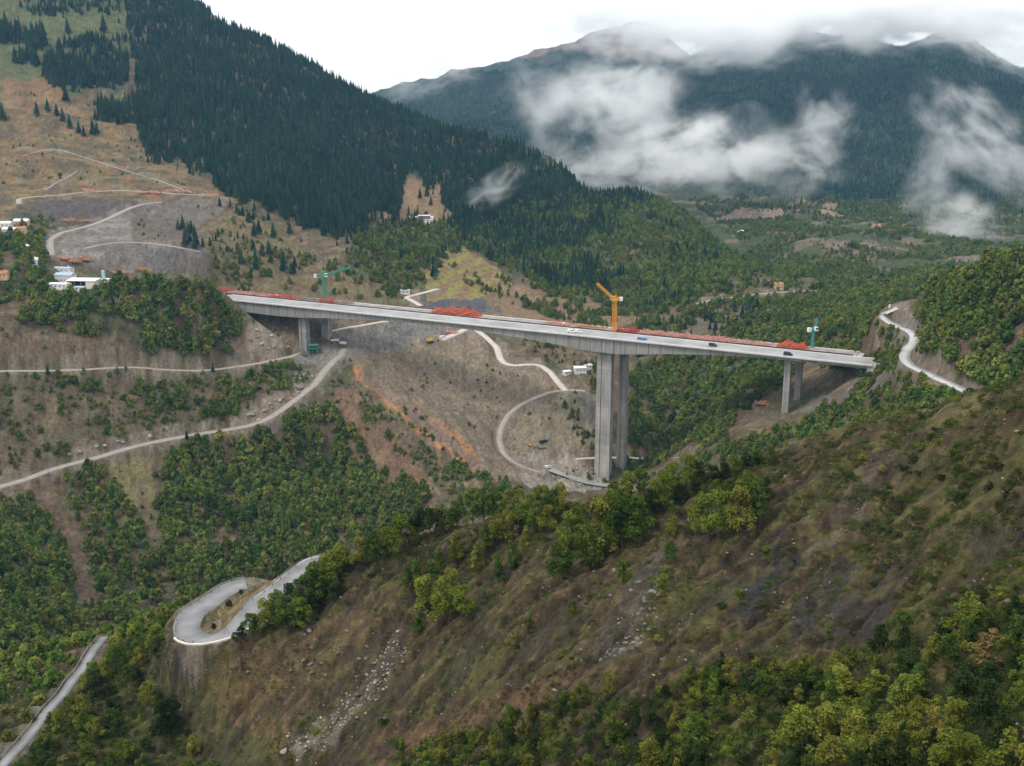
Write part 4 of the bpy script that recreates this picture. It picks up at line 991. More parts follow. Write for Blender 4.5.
# shrubs of the open slope
n_sh = 0
SHR = [('on the grassy shoulder under the power line', [(800,452),(900,414),(1050,372),(1050,470),(940,480),(860,520),(800,480)], 0.06, (1.0, 2.4), 85),
       ('on the bare slope beside the dark gullies', [(560,590),(700,560),(800,520),(880,540),(930,620),(860,650),(700,665),(560,690),(420,720),(420,650)], 0.018, (0.7, 1.8), 60),
       ('on the tufted slope above the thicket', [(880,480),(1050,440),(1050,600),(950,630),(880,560)], 0.05, (0.9, 2.2), 80),
       ('along the lower crest above the hairpin', [(350,566),(470,526),(560,512),(560,560),(470,590),(360,620),(300,640)], 0.03, (0.8, 2.0), 50),
       ('on the slope of rubble below the hairpin', [(170,690),(220,690),(290,740),(380,690),(400,640),(420,720),(370,780),(180,780)], 0.022, (0.9, 2.2), 35)]
for place, poly, dens, (h0, h1), cap in SHR:
    for q in spread_points(poly, 100, 345, dens, 1.1, 2.5, fbm(X / 12, Y / 12, 91, 3), -0.15, cap=cap):
        m = random.choice([G, DK, 'leaf_scrub', YG, G]); h = random.uniform(h0, h1)
        lab = f"{CW[m]} {SHW['shrub']} {place}"
        plant('shrub', 'shrub', q - np.array([0, 0, 0.05]), h, random.uniform(0.9, 1.35), 'shrub', m, lab, lab); n_sh += 1
print('SHRUBS', n_sh)
# heath: tufts and seedlings too many to count
WOODS.clear()
ALLN = [(-40,800),(-40,690),(150,640),(330,562),(512,515),(640,495),(760,458),(900,408),(1060,362),(1060,800)]
nz_t = fbm(X / 9, Y / 9, 95, 3)
wood('g', ALLN, 92, 345, 0.8, 0.3, 1.0, 1.5, [0, 1, 2], nz_t, 0.0)
wood('g', [(800,455),(900,410),(1060,362),(1060,640),(930,640),(860,560)], 92, 260, 1.2, 0.35, 1.3, 1.5, [0, 1, 2], nz_t, -0.15)
wood('g', LOWLEFT, 225, 345, 0.6, 0.5, 1.9, 1.3, [1, 3, 1, 4, 0])
wood('g', THICKET, 92, 240, 0.7, 0.5, 2.0, 1.25, [1, 3, 3, 3, 4])
wood('g', [(340,566),(512,520),(640,495),(800,446),(800,475),(640,540),(512,560),(380,590)], 180, 330, 0.5, 0.5, 1.8, 1.3, [0, 1, 2], nz_t, -0.3)
tufts = []
for i, mat in enumerate(('leaf_scrub', 'leaf_green', 'leaf_scrub', 'leaf_dark', 'leaf_yellow_green')):
    rs = np.random.default_rng(500 + i)
    v, q = leaf_cloud(260 if i in (1, 3, 4) else 160, lumps_for('shrub', rs, 9), 0.055, rs); tufts.append(np_mesh('tuft_shape', v, q, MATS[mat]))
pts = np.concatenate([q[0] for q in WOODS['g']]) + np.array([0, 0, 0.25]); sc = np.concatenate([q[1] for q in WOODS['g']]); va = np.concatenate([q[2] for q in WOODS['g']])
print('TUFTS', len(pts))
gn_scatter('heath_undergrowth', pts, sc, va, tufts, 'olive and brown tufts and seedlings growing over the near slope', 'undergrowth')
# single firs of the upper meadow
fir_me = []
for s in (21, 22, 23):
    v, q = fir_mesh(s, 11, 11); fir_me.append(np_mesh('crown', v, q, MATS['needles']))
mtr = MB(); mtr.tube((0, 0, -0.05), (0, 0, 0.8), 0.02, 0.006, 5, False)
fir_tr = bpy.data.meshes.new('trunk'); fir_tr.from_pydata(mtr.v, [], mtr.f); fir_tr.materials.append(MATS['bark'])
def fir(x, y, hp, label, group=None, rmin=1000):
    p = hit(x, y, rmin)
    r = empty('fir_tree', p - np.array([0, 0, 0.4]), label, 'tree', group, rz=random.uniform(0, 6.28))
    h = px_to_m(hp, p); r.scale = (h * 1.25, h * 1.25, h)
    for nm, me in (('trunk', fir_tr), ('crown', random.choice(fir_me))):
        c = bpy.data.objects.new(nm, me); c.parent = r; LINK(c)
for x, y, h in ((37,115,14),(48,112,14),(57,116,13),(63,121,14),(70,128,14),(79,133,13),(84,136,11),(93,134,15),(97,133,12)):
    fir(x, y, h, 'dark fir in the slanting row down the dry meadow', 'firs in the slanting row')
fir(3, 120, 18, 'dark fir alone at the edge of the dry meadow'); fir(66, 101, 16, 'lone fir on the meadow between the row and the forest')
fir(68, 33, 15, 'lone rounded fir high on the green meadow'); fir(104, 32, 18, 'tall lone fir beside the forest on the green meadow')
rr = random.Random(3)
def fir_clump(poly, n, h0, h1, label):
    xs = [q[0] for q in poly]; ys = [q[1] for q in poly]
    for k in range(n):
        fir(rr.uniform(min(xs), max(xs)), rr.uniform(min(ys), max(ys)), rr.uniform(h0, h1), label, label)
fir_clump([(0,30),(20,44)], 9, 14, 20, 'dark fir in the clump at the top of the dry meadow')
fir_clump([(24,34),(46,48)], 9, 13, 20, 'dark fir in the upper clump on the green meadow')
fir_clump([(14,56),(38,66)], 9, 14, 19, 'dark fir in the lower clump on the green meadow')
fir_clump([(45,62),(62,80)], 8, 11, 17, 'dark fir in the tongue of trees below the green meadow')
fir_clump([(64,64),(112,94)], 16, 11, 17, 'dark fir in the broad wood reaching into the dry meadow')
fir_clump([(95,108),(142,124)], 20, 10, 16, 'dark fir in the strip of trees above the quarry meadow')
fir_clump([(178,228),(218,250)], 12, 10, 15, 'dark fir on the slope beside the quarry cut')
fir_clump([(235,210),(258,226)], 8, 8, 13, 'dark fir at the foot of the forest above the quarry')
fir_clump([(250,232),(300,276)], 16, 10, 16, 'dark fir on the scrubby slope above the bridge')
for x, y, h in ((427,197,13),(420,199,11),(431,205,10)): fir(x, y, h, 'fir beside the white building in the clearing', 'firs in the clearing')
for x, y, h in ((433,277,14),(436,275,10)): fir(x, y, h, 'slender fir beside the terraced fields', 'firs beside the terraces')
for x, y, h in ((705,318,16),(735,312,12),(748,312,13),(757,310,14),(733,306,10),(742,318,14)): fir(x, y, h, 'dark fir below the track across the far slope', 'firs below the far track')
for x, y, h in ((213,372,10),(187,439,10),(48,374,10)): fir(x, y, h, 'small dark conifer standing at the edge of a dirt road', 'roadside conifers', 700)

# ------------------------------------------------------------------ the bridge
def concrete(name, col, joint=0.0, stain=0.35):
    m, nt, b = new_mat(name)
    N, L = nt.nodes, nt.links
    tc = N.new('ShaderNodeTexCoord')
    nz = N.new('ShaderNodeTexNoise'); nz.inputs['Scale'].default_value = 0.25; nz.inputs['Detail'].default_value = 8; nz.inputs['Roughness'].default_value = 0.7
    mp = N.new('ShaderNodeMapping'); mp.inputs['Scale'].default_value = (1.6, 1.6, 0.18)      # rain streaks run down
    L.new(tc.outputs['Object'], mp.inputs['Vector']); L.new(mp.outputs[0], nz.inputs['Vector'])
    mr = N.new('ShaderNodeMapRange'); mr.inputs['From Min'].default_value = 0.3; mr.inputs['From Max'].default_value = 0.7; mr.inputs['To Min'].default_value = 1 - stain; mr.inputs['To Max'].default_value = 1 + stain * 0.7
    L.new(nz.outputs['Fac'], mr.inputs['Value'])
    fac = mr.outputs[0]
    if joint:
        sx = N.new('ShaderNodeSeparateXYZ'); L.new(tc.outputs['Object'], sx.inputs[0])
        md = N.new('ShaderNodeMath'); md.operation = 'MODULO'; md.inputs[1].default_value = joint
        ad = N.new('ShaderNodeMath'); ad.operation = 'ADD'; ad.inputs[1].default_value = 2000.0
        L.new(sx.outputs['X' if joint > 6 else 'Z'], ad.inputs[0]); L.new(ad.outputs[0], md.inputs[0])
        lt = N.new('ShaderNodeMath'); lt.operation = 'LESS_THAN'; lt.inputs[1].default_value = 0.55 if joint > 6 else 0.3; L.new(md.outputs[0], lt.inputs[0])
        # each cast segment has its own tone
        fl = N.new('ShaderNodeMath'); fl.operation = 'DIVIDE'; fl.inputs[1].default_value = joint; L.new(ad.outputs[0], fl.inputs[0])
        fo = N.new('ShaderNodeMath'); fo.operation = 'FLOOR'; L.new(fl.outputs[0], fo.inputs[0])
        wn = N.new('ShaderNodeTexWhiteNoise'); wn.noise_dimensions = '1D'; L.new(fo.outputs[0], wn.inputs['W'])
        m3 = N.new('ShaderNodeMapRange'); m3.inputs['To Min'].default_value = 0.86; m3.inputs['To Max'].default_value = 1.1; L.new(wn.outputs['Value'], m3.inputs['Value'])
        mj = N.new('ShaderNodeMath'); mj.operation = 'MULTIPLY_ADD'; mj.inputs[1].default_value = -0.6 if joint > 6 else -0.2; mj.inputs[2].default_value = 1.0; L.new(lt.outputs[0], mj.inputs[0])
        m4 = N.new('ShaderNodeMath'); m4.operation = 'MULTIPLY'; L.new(mj.outputs[0], m4.inputs[0]); L.new(m3.outputs[0], m4.inputs[1])
        m5 = N.new('ShaderNodeMath'); m5.operation = 'MULTIPLY'; L.new(m4.outputs[0], m5.inputs[0]); L.new(fac, m5.inputs[1]); fac = m5.outputs[0]
    sc = N.new('ShaderNodeVectorMath'); sc.operation = 'SCALE'; sc.inputs[0].default_value = col; L.new(fac, sc.inputs['Scale'])
    L.new(sc.outputs[0], b.inputs['Base Color']); b.inputs['Roughness'].default_value = 0.85; b.inputs['Specular IOR Level'].default_value = 0.25
    MATS[name] = m
    return m
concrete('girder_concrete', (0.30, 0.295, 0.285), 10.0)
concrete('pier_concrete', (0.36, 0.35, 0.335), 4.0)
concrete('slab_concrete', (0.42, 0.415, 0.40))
simple('deck_surface', (0.29, 0.295, 0.30), 0.6, 0.3, 0.06, spec=0.4)
simple('deck_edge', (0.60, 0.595, 0.58), 0.8, 0.12, 0.2)
simple('deck_rough', (0.27, 0.245, 0.235), 0.9, 0.35, 0.12)
TH = math.radians(28.0)
AX = np.array([math.cos(TH), -math.sin(TH)]); NX = np.array([math.sin(TH), math.cos(TH)])
BP = np.array([math.tan(ray(600.5, 335)[0]) * 860.0, 860.0])
def on_plane(px, py, off):
    """bridge station and height where a sight line crosses the vertical plane at this offset"""
    a, t = ray(px, py); d = np.array([math.sin(a), math.cos(a)])
    o = BP + NX * off
    # o + AX*s = d*r
    s, r = np.linalg.solve(np.array([[AX[0], -d[0]], [AX[1], -d[1]]]), -o)
    return s, r * t
EDGE = [(240,301),(300,307.3),(380,314.7),(460,322.8),(540,331),(632,341.4),(720,349.5),(790,358),(864,364.2)]
sz = np.array([on_plane(x, y, 0.0) for x, y in EDGE])
GRADE = np.polyfit(sz[:, 0], sz[:, 1], 1)
def deck_z(s): return GRADE[0] * s + GRADE[1]
def station(px, off, dz=0.0):
    lo, hi = -520.0, 300.0
    for _ in range(50):
        s = (lo + hi) / 2; p = BP + AX * s + NX * off
        x, y = to_px(p[0], p[1], deck_z(s) + dz)
        if x < px: lo = s
        else: hi = s
    return s
def bpt(s, off, dz=0.0):
    p = BP + AX * s + NX * off
    return Vector((p[0], p[1], deck_z(s) + dz))
S1, S2, S3 = station(303, 11.5), 0.0, station(789, 11.5)
SE = station(872, 0); SL = station(216, 0)
W1, GAP, W2 = 23.0, 1.6, 16.0
HK = [(SL - 14, 8.5), (S1 - 75, 10.8), (S1 - 25, 11.6), (S1, 11.0), (S1 + 60, 6.8), (S1 + 115, 4.7), (S1 + 0.52 * (S2 - S1), 4.4), (S2 - 100, 6.2), (S2 - 50, 9.2), (S2 - 12, 12.6), (S2 + 14, 12.8), (S2 + 55, 8.4), (S2 + 95, 4.9), (S3 - 14, 3.0), (S3, 3.4), (SE + 1, 3.4)]
def girder_h(s):
    return float(np.interp(s, [k[0] for k in HK], [k[1] for k in HK]))
def sweep(rows):
    """skin of equal-length cross-sections"""
    v, f = [], []
    n = len(rows[0])
    for r_ in rows: v += r_
    for i in range(len(rows) - 1):
        for k in range(n):
            a, b = i * n + k, i * n + (k + 1) % n
            f.append((a, b, b + n, a + n))
    f.append(tuple(range(n))[::-1]); f.append(tuple(range((len(rows) - 1) * n, len(rows) * n)))
    return v, f
def make_bridge(name, label, off, width, surf, skew, sl, se):
    root = empty(name, (BP[0], BP[1], 0), label, 'bridge', 'parallel motorway bridges', rz=-TH)
    st = np.arange(sl, se, 6.0); st = np.append(st, se)
    c = off + width / 2; hw = width / 2
    rows = []
    for s in st:                                            # slab with cantilevers
        z = deck_z(s)
        rows.append([(s, off, z - 0.05), (s, off, z - 1.0), (s, off + 3.2, z - 1.5), (s, off + width - 3.2, z - 1.5), (s, off + width, z - 1.0), (s, off + width, z - 0.05)])
    mesh_obj('deck_slab', *sweep(rows), MATS['slab_concrete'], root)
    rows = []
    for s in st:                                            # box girder
        z = deck_z(s); h = girder_h(s)
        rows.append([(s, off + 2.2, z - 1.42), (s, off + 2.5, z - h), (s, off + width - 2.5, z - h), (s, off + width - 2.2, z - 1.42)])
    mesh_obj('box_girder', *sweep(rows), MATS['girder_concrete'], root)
    rows = [[(s, off + 1.3, deck_z(s) - 0.03), (s, off + width - 1.3, deck_z(s) - 0.03), (s, off + width - 1.3, deck_z(s) + 0.05), (s, off + 1.3, deck_z(s) + 0.05)] for s in st]
    mesh_obj('carriageway', *sweep(rows), MATS[surf], root)
    for e, w_ in ((off - 0.1, 1.35), (off + width - 1.25, 1.35)):
        rows = [[(s, e, deck_z(s) - 0.55), (s, e + w_, deck_z(s) - 0.04), (s, e + w_, deck_z(s) + 0.35), (s, e, deck_z(s) + 0.35)] for s in st]
        mesh_obj('edge_kerb', *sweep(rows), MATS['deck_edge'], root)
    # piers
    def pier(s, L_, B_, taper, groove):
        p = BP + AX * s + NX * c
        zb = ground_z(p[0], p[1]) - 14
        zt = deck_z(s) - girder_h(s) + 0.4
        g = groove
        def sec(k, z):
            a, b = L_ / 2 * k, B_ / 2 * k
            return [(s - a, c - b, z), (s - a * .42, c - b, z), (s - a * .42, c - b + g, z), (s + a * .12, c - b + g, z), (s + a * .12, c - b, z), (s + a, c - b, z),
                    (s + a, c - b * .3, z), (s + a - g * .7, c - b * .3, z), (s + a - g * .7, c + b * .3, z), (s + a, c + b * .3, z), (s + a, c + b, z), (s - a, c + b, z)]
        rows = [sec(1 + (1 - f) * taper, zb + (zt - zb) * f) for f in np.linspace(0, 1, 9)]
        o = mesh_obj('pier', *sweep(rows), MATS['pier_concrete'], root)
        return o
    pier(S2 + skew[1], 12.6 if off < 5 else 6.4, 6.0, 0.05, 0.9)
    pier(S1 + skew[0], 8.6, 5.5, 0.0, 0.7)
    pr = pier(S3 + skew[2], 4.6, 4.0, 0.03, 0.4)
    # abutment
    m = MB(); z = deck_z(se)
    m.box((se + 2.2, c, z - 5.0), (4.0, width - 2.0, 9.6)); m.box((se - 1.2, off + 1.7, z - 4.6), (4.5, 1.0, 6.0))
    m.build('abutment', MATS['slab_concrete'], root)
    m = MB(); z = deck_z(sl)
    m.box((sl - 2.2, c, z - 5.0), (4.0, width - 2.0, 9.6)); m.build('abutment', MATS['slab_concrete'], root)
    return root
near_b = make_bridge('motorway_bridge', 'long concrete motorway bridge with a pale clear deck, in front of its twin', 0.0, W1, 'deck_surface', (0, 0, 0), SL, SE)
O2 = W1 + GAP
far_b = make_bridge('motorway_bridge', 'parallel concrete motorway bridge behind, its deck strewn with red steel', O2, W2, 'deck_rough', (10.0, 7.6, 3.6), SL - 12, SE - 16)

st_ = np.append(np.arange(SL - 10, SE - 18, 6.0), SE - 18)
mesh_obj('shaded_edge_strip', *sweep([[(s, O2 - 0.42, deck_z(s) - 1.3), (s, O2 - 0.14, deck_z(s) - 1.3), (s, O2 - 0.14, deck_z(s) + 1.15), (s, O2 - 0.42, deck_z(s) + 1.15)] for s in st_]), MATS['pole_wood'], far_b)  # dark strip added to draw the shaded fascia line between the two decks
# ------------------------------------------------------------------ site material on the decks and in the yards
def steel_heap(pos, length, depth, height, mat, label, rz=0.0, n=60, seed=1, group=None, name='formwork_heap', cat='formwork', beam=0.26):
    """bars and trusses thrown together, highest in the middle"""
    rs = random.Random(seed); m = MB()
    for k in range(n):
        x = rs.uniform(-.5, .5) * length; y = rs.uniform(-.5, .5) * depth
        top = height * max(0.12, 1 - (2 * abs(x) / length) ** 5) * (0.72 + 0.28 * math.sin(x * 0.55 + seed))
        z = rs.uniform(0.0, 1.0) ** 0.8 * top * 0.85
        l = rs.uniform(2.5, 7.5) * min(1, length / 10)
        M_ = Matrix.Rotation(rs.gauss(0, 0.35) + (1.57 if rs.random() < .2 else 0), 3, 'Z') @ Matrix.Rotation(rs.gauss(0, 0.22), 3, 'Y')
        b = beam * rs.uniform(.6, 1.3)
        m.box((x, y, z + b / 2), (l, b, b * rs.uniform(1, 2)), M=M_)
        if rs.random() < .45:
            m.box((x, y, z * 0.5), (b * .8, b * .8, max(0.3, z)))
        if k % 5 == 0 and beam < .4:            # a triangular frame standing in the heap
            fw, fh = rs.uniform(2.5, 5), top * rs.uniform(.8, 1.15); a_ = rs.uniform(-.5, .5)
            e = Vector((math.cos(a_) * fw, math.sin(a_) * fw, 0)); c_ = Vector((x, y, 0)); t_ = c_ + e * rs.uniform(-.3, .3) + Vector((0, 0, fh))
            m.tube(c_ - e * .5, t_, .2, .2, 4); m.tube(c_ + e * .5, t_, .2, .2, 4); m.tube(c_ - e * .5 + Vector((0, 0, fh * .3)), c_ + e * .5 + Vector((0, 0, fh * .3)), .16, .16, 4)
    o = m.build(name, MATS[mat], None)
    o.location = pos; o.rotation_euler = (0, 0, rz)
    return tag(o, label, cat, group)
def strip_heap(px0, px1, off, depth, h, mat, label, seed, n, group=None, dz=0.0):
    s0, s1 = station(px0, off), station(px1, off)
    return steel_heap(bpt((s0 + s1) / 2, off, dz + 0.1), s1 - s0, depth, h, mat, label, -TH, n, seed, group)
OC = O2 + W2 / 2
strip_heap(206, 230, OC, 10, 4.5, 'red_steel', 'tall red steel heap at the hillside end of the bridge', 1, 110)
strip_heap(230, 268, OC, 12, 2.0, 'pink_steel', 'long low bed of reddish rods from the bridge end', 2, 200)
strip_heap(270, 300, OC, 12, 1.7, 'red_steel', 'low dark red rods just before the green crane', 3, 120)
strip_heap(318, 336, OC, 8, 3.0, 'red_steel', 'short red heap at the foot of the green crane', 4, 70)
strip_heap(434, 480, OC + 1, 11, 6.5, 'orange_steel', 'tall orange-red trusses piled midway along the deck', 5, 260)
strip_heap(617, 640, OC - 3, 8, 5.0, 'red_steel', 'crimson trusses beside the yellow crane', 6, 90)
strip_heap(640, 700, OC, 13, 3.0, 'pink_steel', 'long bed of pinkish rods next to the yellow crane', 7, 260)
strip_heap(700, 735, OC, 13, 2.9, 'pink_steel', 'bed of pinkish rods towards the far abutment', 8, 150)
strip_heap(738, 772, OC, 11, 2.0, 'pink_steel', 'thin scatter of pale red rods short of the last heap', 9, 90)
strip_heap(778, 806, OC, 10, 4.8, 'orange_steel', 'orange-red heap beside the slim teal crane', 10, 150)
strip_heap(545, 575, OC + 1, 9, 1.5, 'pink_steel', 'loose reddish rods on the deck before the yellow crane', 11, 70)
strip_heap(578, 606, OC + 1, 9, 1.6, 'timber', 'brown timber and rods at the near side of the yellow crane', 12, 70)
strip_heap(300, 318, OC + 2, 8, 1.8, 'pale_rock', 'pale timber and rubble heap short of the green crane', 13, 60)
strip_heap(338, 352, OC + 2, 8, 1.6, 'pale_rock', 'pale mixed heap just past the green crane', 14, 60)

# ------------------------------------------------------------------ cranes
def lattice(m, p, q, w, n, r):
    p, q = Vector(p), Vector(q); d = (q - p).normalized()
    a = d.orthogonal().normalized(); b = d.cross(a)
    cs = [(a * sx + b * sy) * w / 2 for sx, sy in ((1, 1), (-1, 1), (-1, -1), (1, -1))]
    for c in cs: m.tube(p + c, q + c, r, r, 4)
    for k in range(n):
        u, v = p.lerp(q, k / n), p.lerp(q, (k + 1) / n)
        for i in range(4):
            j = (i + 1) % 4
            m.tube(u + cs[i], v + cs[j], r * .6, r * .6, 3, False); m.tube(u + cs[i], u + cs[j], r * .6, r * .6, 3, False)
def tower_crane(pos, mast_h, w, jib, jib_up, counter, heading, mat, label, r=0.3, head=4.0, base=True):
    root = empty('tower_crane', pos, label, 'crane', 'tower cranes over the bridge', rz=heading)
    m = MB(); lattice(m, (0, 0, 0), (0, 0, mast_h), w, max(6, int(mast_h / 3.5)), r); m.build('mast', MATS[mat], root)
    m = MB(); m.box((0, 0, mast_h + 0.8), (w * 1.9, w * 1.7, 1.6)); m.box((0, 0, mast_h + head * .5 + 1), (w * .7, w * .7, head)); m.tube((0, 0, mast_h), (-1.0, 0, mast_h + head * 2.2), 0.35, 0.2, 5); m.build('slewing_head', MATS[mat], root)
    m = MB(); m.box((w * 0.9, -w * .9, mast_h + 2.2), (2.6, 2.4, 3.0), taper=.9); cab = m.build('cab', MATS['white_paint'], root)
    m = MB(); m.box((w * 0.9 + 1.34, -w * .9, mast_h + 2.6), (0.1, 1.9, 1.4)); m.box((w * .9, -w * .9 - 1.22, mast_h + 2.6), (1.9, 0.1, 1.4)); m.build('window', MATS['glass_dark'], cab)
    m = MB(); lattice(m, (w * .6, 0, mast_h + 2), (jib * math.cos(jib_up), 0, mast_h + 2 + jib * math.sin(jib_up)), w * .62, max(5, int(jib / 3)), r * .85); m.build('jib', MATS[mat], root)
    m = MB(); lattice(m, (-w * .6, 0, mast_h + 2), (-counter, 0, mast_h + 2.4), w * .62, 4, r * .8); m.build('counter_jib', MATS[mat], root)
    m = MB(); m.box((-counter, 0, mast_h + 1.6), (2.6, 2.4, 3.2)); m.build('counterweight', MATS['white_paint'], root)
    m = MB(); m.tube((-1.0, 0, mast_h + head * 2.1), (jib * .9 * math.cos(jib_up), 0, mast_h + 2 + jib * .9 * math.sin(jib_up)), .09, .09, 4); m.tube((-1.0, 0, mast_h + head * 2.1), (-counter, 0, mast_h + 3.2), .09, .09, 4); m.build('tie_cable', MATS['cable_black'], root)
    if base:
        m = MB(); m.box((0, 0, 0.2), (w * 3, w * 3, 2.4)); m.box((0, 0, 3.2), (w * 1.6, w * 1.6, 3.6)); m.build('base', MATS[mat], root)
    return root
def ground_at(s, off):
    p = BP + AX * s + NX * off
    return Vector((p[0], p[1], ground_z(p[0], p[1])))
# green crane stands on the ground between the two lines of piers
og = O2 - 0.8
s = station(316.5, O2 + 8, 10)
g = ground_at(s, O2 + W2 + 4)
tower_crane(g, deck_z(s) - g.z + 21, 2.4, 26, math.radians(14), 8, math.radians(12), 'green_crane', 'green tower crane with a short jib rising behind the twin piers', 0.42, 4.2)
s = station(614, O2 - 2, 10)
tower_crane(bpt(s, O2 - 1.0, 0), 26, 2.3, 20, math.radians(40), 5.0, math.radians(180 + 8), 'yellow_crane', 'yellow tower crane with a raised jib above the tall pier', 0.3, 3.2, False)
s = station(812, O2 + W2 - 1.5, 0)
tower_crane(bpt(s, O2 + W2 - 1.5, .05), 12.5, 1.7, 9, math.radians(70), 3.5, math.radians(20), 'teal_crane', 'slim teal crane tower with folded jib near the bridge end', 0.3, 2.0, False)

# ------------------------------------------------------------------ vehicles
def wheel(parent, x, y, r=0.5, w=0.35):
    m = MB(); m.tube((x, y - w / 2, r), (x, y + w / 2, r), r, r, 12); t = m.build('wheel', MATS['rubber'], parent)
    m = MB(); m.tube((x, y - w / 2 - .02, r), (x, y + w / 2 + .02, r), r * .55, r * .55, 10); m.build('rim', MATS['galvanised'], t)
def truck(pos, rz, cab, body, label, tip=True, sc=1.0):
    r = empty('truck', pos, label, 'truck', None, rz=rz); r.scale = (sc,) * 3
    m = MB(); m.box((-0.4, 0, 0.95), (8.2, 1.1, 0.4)); m.build('chassis', MATS['dark_trim'], r)
    m = MB(); m.prism([(2.2, 0.8), (4.1, 0.8), (4.1, 1.9), (3.8, 2.9), (2.2, 2.9)], -1.2, 1.2, 'y'); c = m.build('cab', MATS[cab], r)
    m = MB(); m.box((4.02, 0, 2.3), (0.12, 2.0, 0.8), M=Matrix.Rotation(-.28, 3, 'Y')); m.box((3.2, 1.22, 2.25), (1.0, 0.06, 0.7)); m.box((3.2, -1.22, 2.25), (1.0, 0.06, 0.7)); m.build('window', MATS['glass_dark'], c)
    m = MB(); m.prism([(-4.4, 1.2), (1.9, 1.2), (2.0, 2.7), (-4.6, 2.7)], -1.25, 1.25, 'y'); m.box((-1.3, 0, 2.78), (6.3, 2.2, 0.3), taper=.9); m.build('tipper_body' if tip else 'box_body', MATS[body], r)
    for x in (3.1, -1.9, -3.2):
        for y in (-1.05, 1.05): wheel(r, x, y)
    return r
def van(pos, rz, mat, label, sc=1.0, grp=None):
    r = empty('van', pos, label, 'van', grp, rz=rz); r.scale = (sc,) * 3
    m = MB(); m.prism([(-2.6, 0.4), (2.6, 0.4), (2.6, 1.15), (1.7, 1.3), (1.0, 2.15), (-2.6, 2.2)], -1.0, 1.0, 'y'); b = m.build('body', MATS[mat], r)
    m = MB(); m.box((0.4, 1.01, 1.65), (1.5, 0.05, 0.55)); m.box((0.4, -1.01, 1.65), (1.5, 0.05, 0.55)); m.box((1.36, 0, 1.76), (0.1, 1.7, 0.8), M=Matrix.Rotation(-.7, 3, 'Y')); m.build('window', MATS['glass_dark'], r)
    for x in (1.7, -1.7):
        for y in (-.9, .9): wheel(r, x, y, .38, .25)
    return r
def excavator(pos, rz, mat, label, sc=1.0):
    r = empty('excavator', pos, label, 'digger', None, rz=rz); r.scale = (sc,) * 3
    for y in (-1.1, 1.1):
        m = MB(); m.prism([(-2.2, .1), (2.2, .1), (2.5, .5), (2.2, .95), (-2.2, .95), (-2.5, .5)], y - .3, y + .3, 'y'); m.build('track', MATS['rubber'], r)
    m = MB(); m.box((-.4, 0, 1.7), (3.6, 2.5, 1.3), taper=.95); m.box((-1.7, 0, 2.0), (1.0, 2.5, 1.2)); m.build('body', MATS[mat], r)
    m = MB(); m.box((.9, .75, 2.7), (1.5, 1.0, 1.7), taper=.85); c = m.build('cab', MATS[mat], r)
    m = MB(); m.box((1.62, .75, 2.85), (.08, .8, 1.0)); m.box((.9, 1.24, 2.85), (1.0, .06, .9)); m.build('window', MATS['glass_dark'], c)
    m = MB(); m.tube((1.2, -.3, 2.0), (3.8, -.3, 4.6), .34, .28, 5); m.tube((3.8, -.3, 4.6), (5.6, -.3, 4.0), .28, .24, 5); m.build('boom', MATS[mat], r)
    m = MB(); m.tube((5.5, -.3, 4.2), (6.1, -.3, 1.6), .25, .18, 5); m.build('arm', MATS[mat], r)
    m = MB(); m.prism([(5.5, .2), (6.5, .3), (6.5, 1.5), (6.1, 1.6), (5.6, 1.0)], -.85, .25, 'y'); m.build('bucket', MATS['dark_trim'], r)
    return r
van(bpt(station(571.5, 7), 7, .06), -TH, 'white_paint', 'white van parked on the bridge deck before the yellow crane', 1.25)
van(bpt(station(578.5, 9), 9, .06), -TH, 'white_paint', 'white pick-up van standing just ahead of the other white van', 1.15)
van(bpt(station(713, 9), 9, .06), -TH, 'dark_trim', 'dark van on the deck between the yellow crane and the abutment', 1.2)
van(bpt(station(788, 4), 4, .06), -TH, 'dark_trim', 'dark van on the deck above the thin twin piers', 1.25)
m = MB()
for k, (x, y) in enumerate(((0, 0), (2.6, 0.3), (5.0, -0.2))): m.box((x, y, 0.8), (2.3, 2.6, 1.6 - .3 * (k % 2)))
o = m.build('sheet_pallet', MATS['blue_paint']); o.location = bpt(station(639, 8), 8, .06); o.rotation_euler = (0, 0, -TH); tag(o, 'blue wrapped pallets on the deck beside the tall pier', 'pallet')
m = MB(); m.box((0, 0, 0.8), (2.6, 2.4, 1.6)); m.box((0, 0, 1.66), (2.8, 2.6, 0.12))
o = m.build('site_bin', MATS['white_roof']); o.location = bpt(station(564, OC), OC, .06); o.rotation_euler = (0, 0, -TH); tag(o, 'pale blue site bin on the deck among the red rods', 'bin')
def gp(px, py, rmin, dz=0.0):
    p = hit(px, py, rmin); return Vector((p[0], p[1], p[2] + dz))
truck(gp(342, 345, 900), 2.6, 'red_paint', 'white_paint', 'white lorry with a red cab parked beyond the twin piers', False, 1.1)
truck(gp(335, 342, 900), .4, 'white_paint', 'white_paint', 'white lorry standing close behind the twin piers', False, .9)
excavator(gp(430, 342.5, 900), .5, 'yellow_machine', 'yellow digger working on the edge of the spoil heap', 1.4)
van(gp(443, 338.5, 900), .5, 'white_paint', 'white van on the pale track beside the digger', 1.3)
truck(gp(40, 235.5, 1100), .1, 'red_paint', 'red_paint', 'red lorry parked at the corner of the village street', True, 1.5)
van(gp(32, 238, 1100), .3, 'blue_paint', 'blue van parked beside the red lorry', 1.5)
van(gp(46, 240, 1100), 1.5, 'blue_paint', 'blue van standing on the bend of the road by the village', 1.1)
van(gp(600, 425 + 33, 760), .3, 'white_paint', 'white van on the riverside track at the pier foot', 1.0)
truck(gp(544, 443, 820), .6, 'blue_paint', 'dark_trim', 'blue lorry at the works beside the dirt track', True, 1.0)
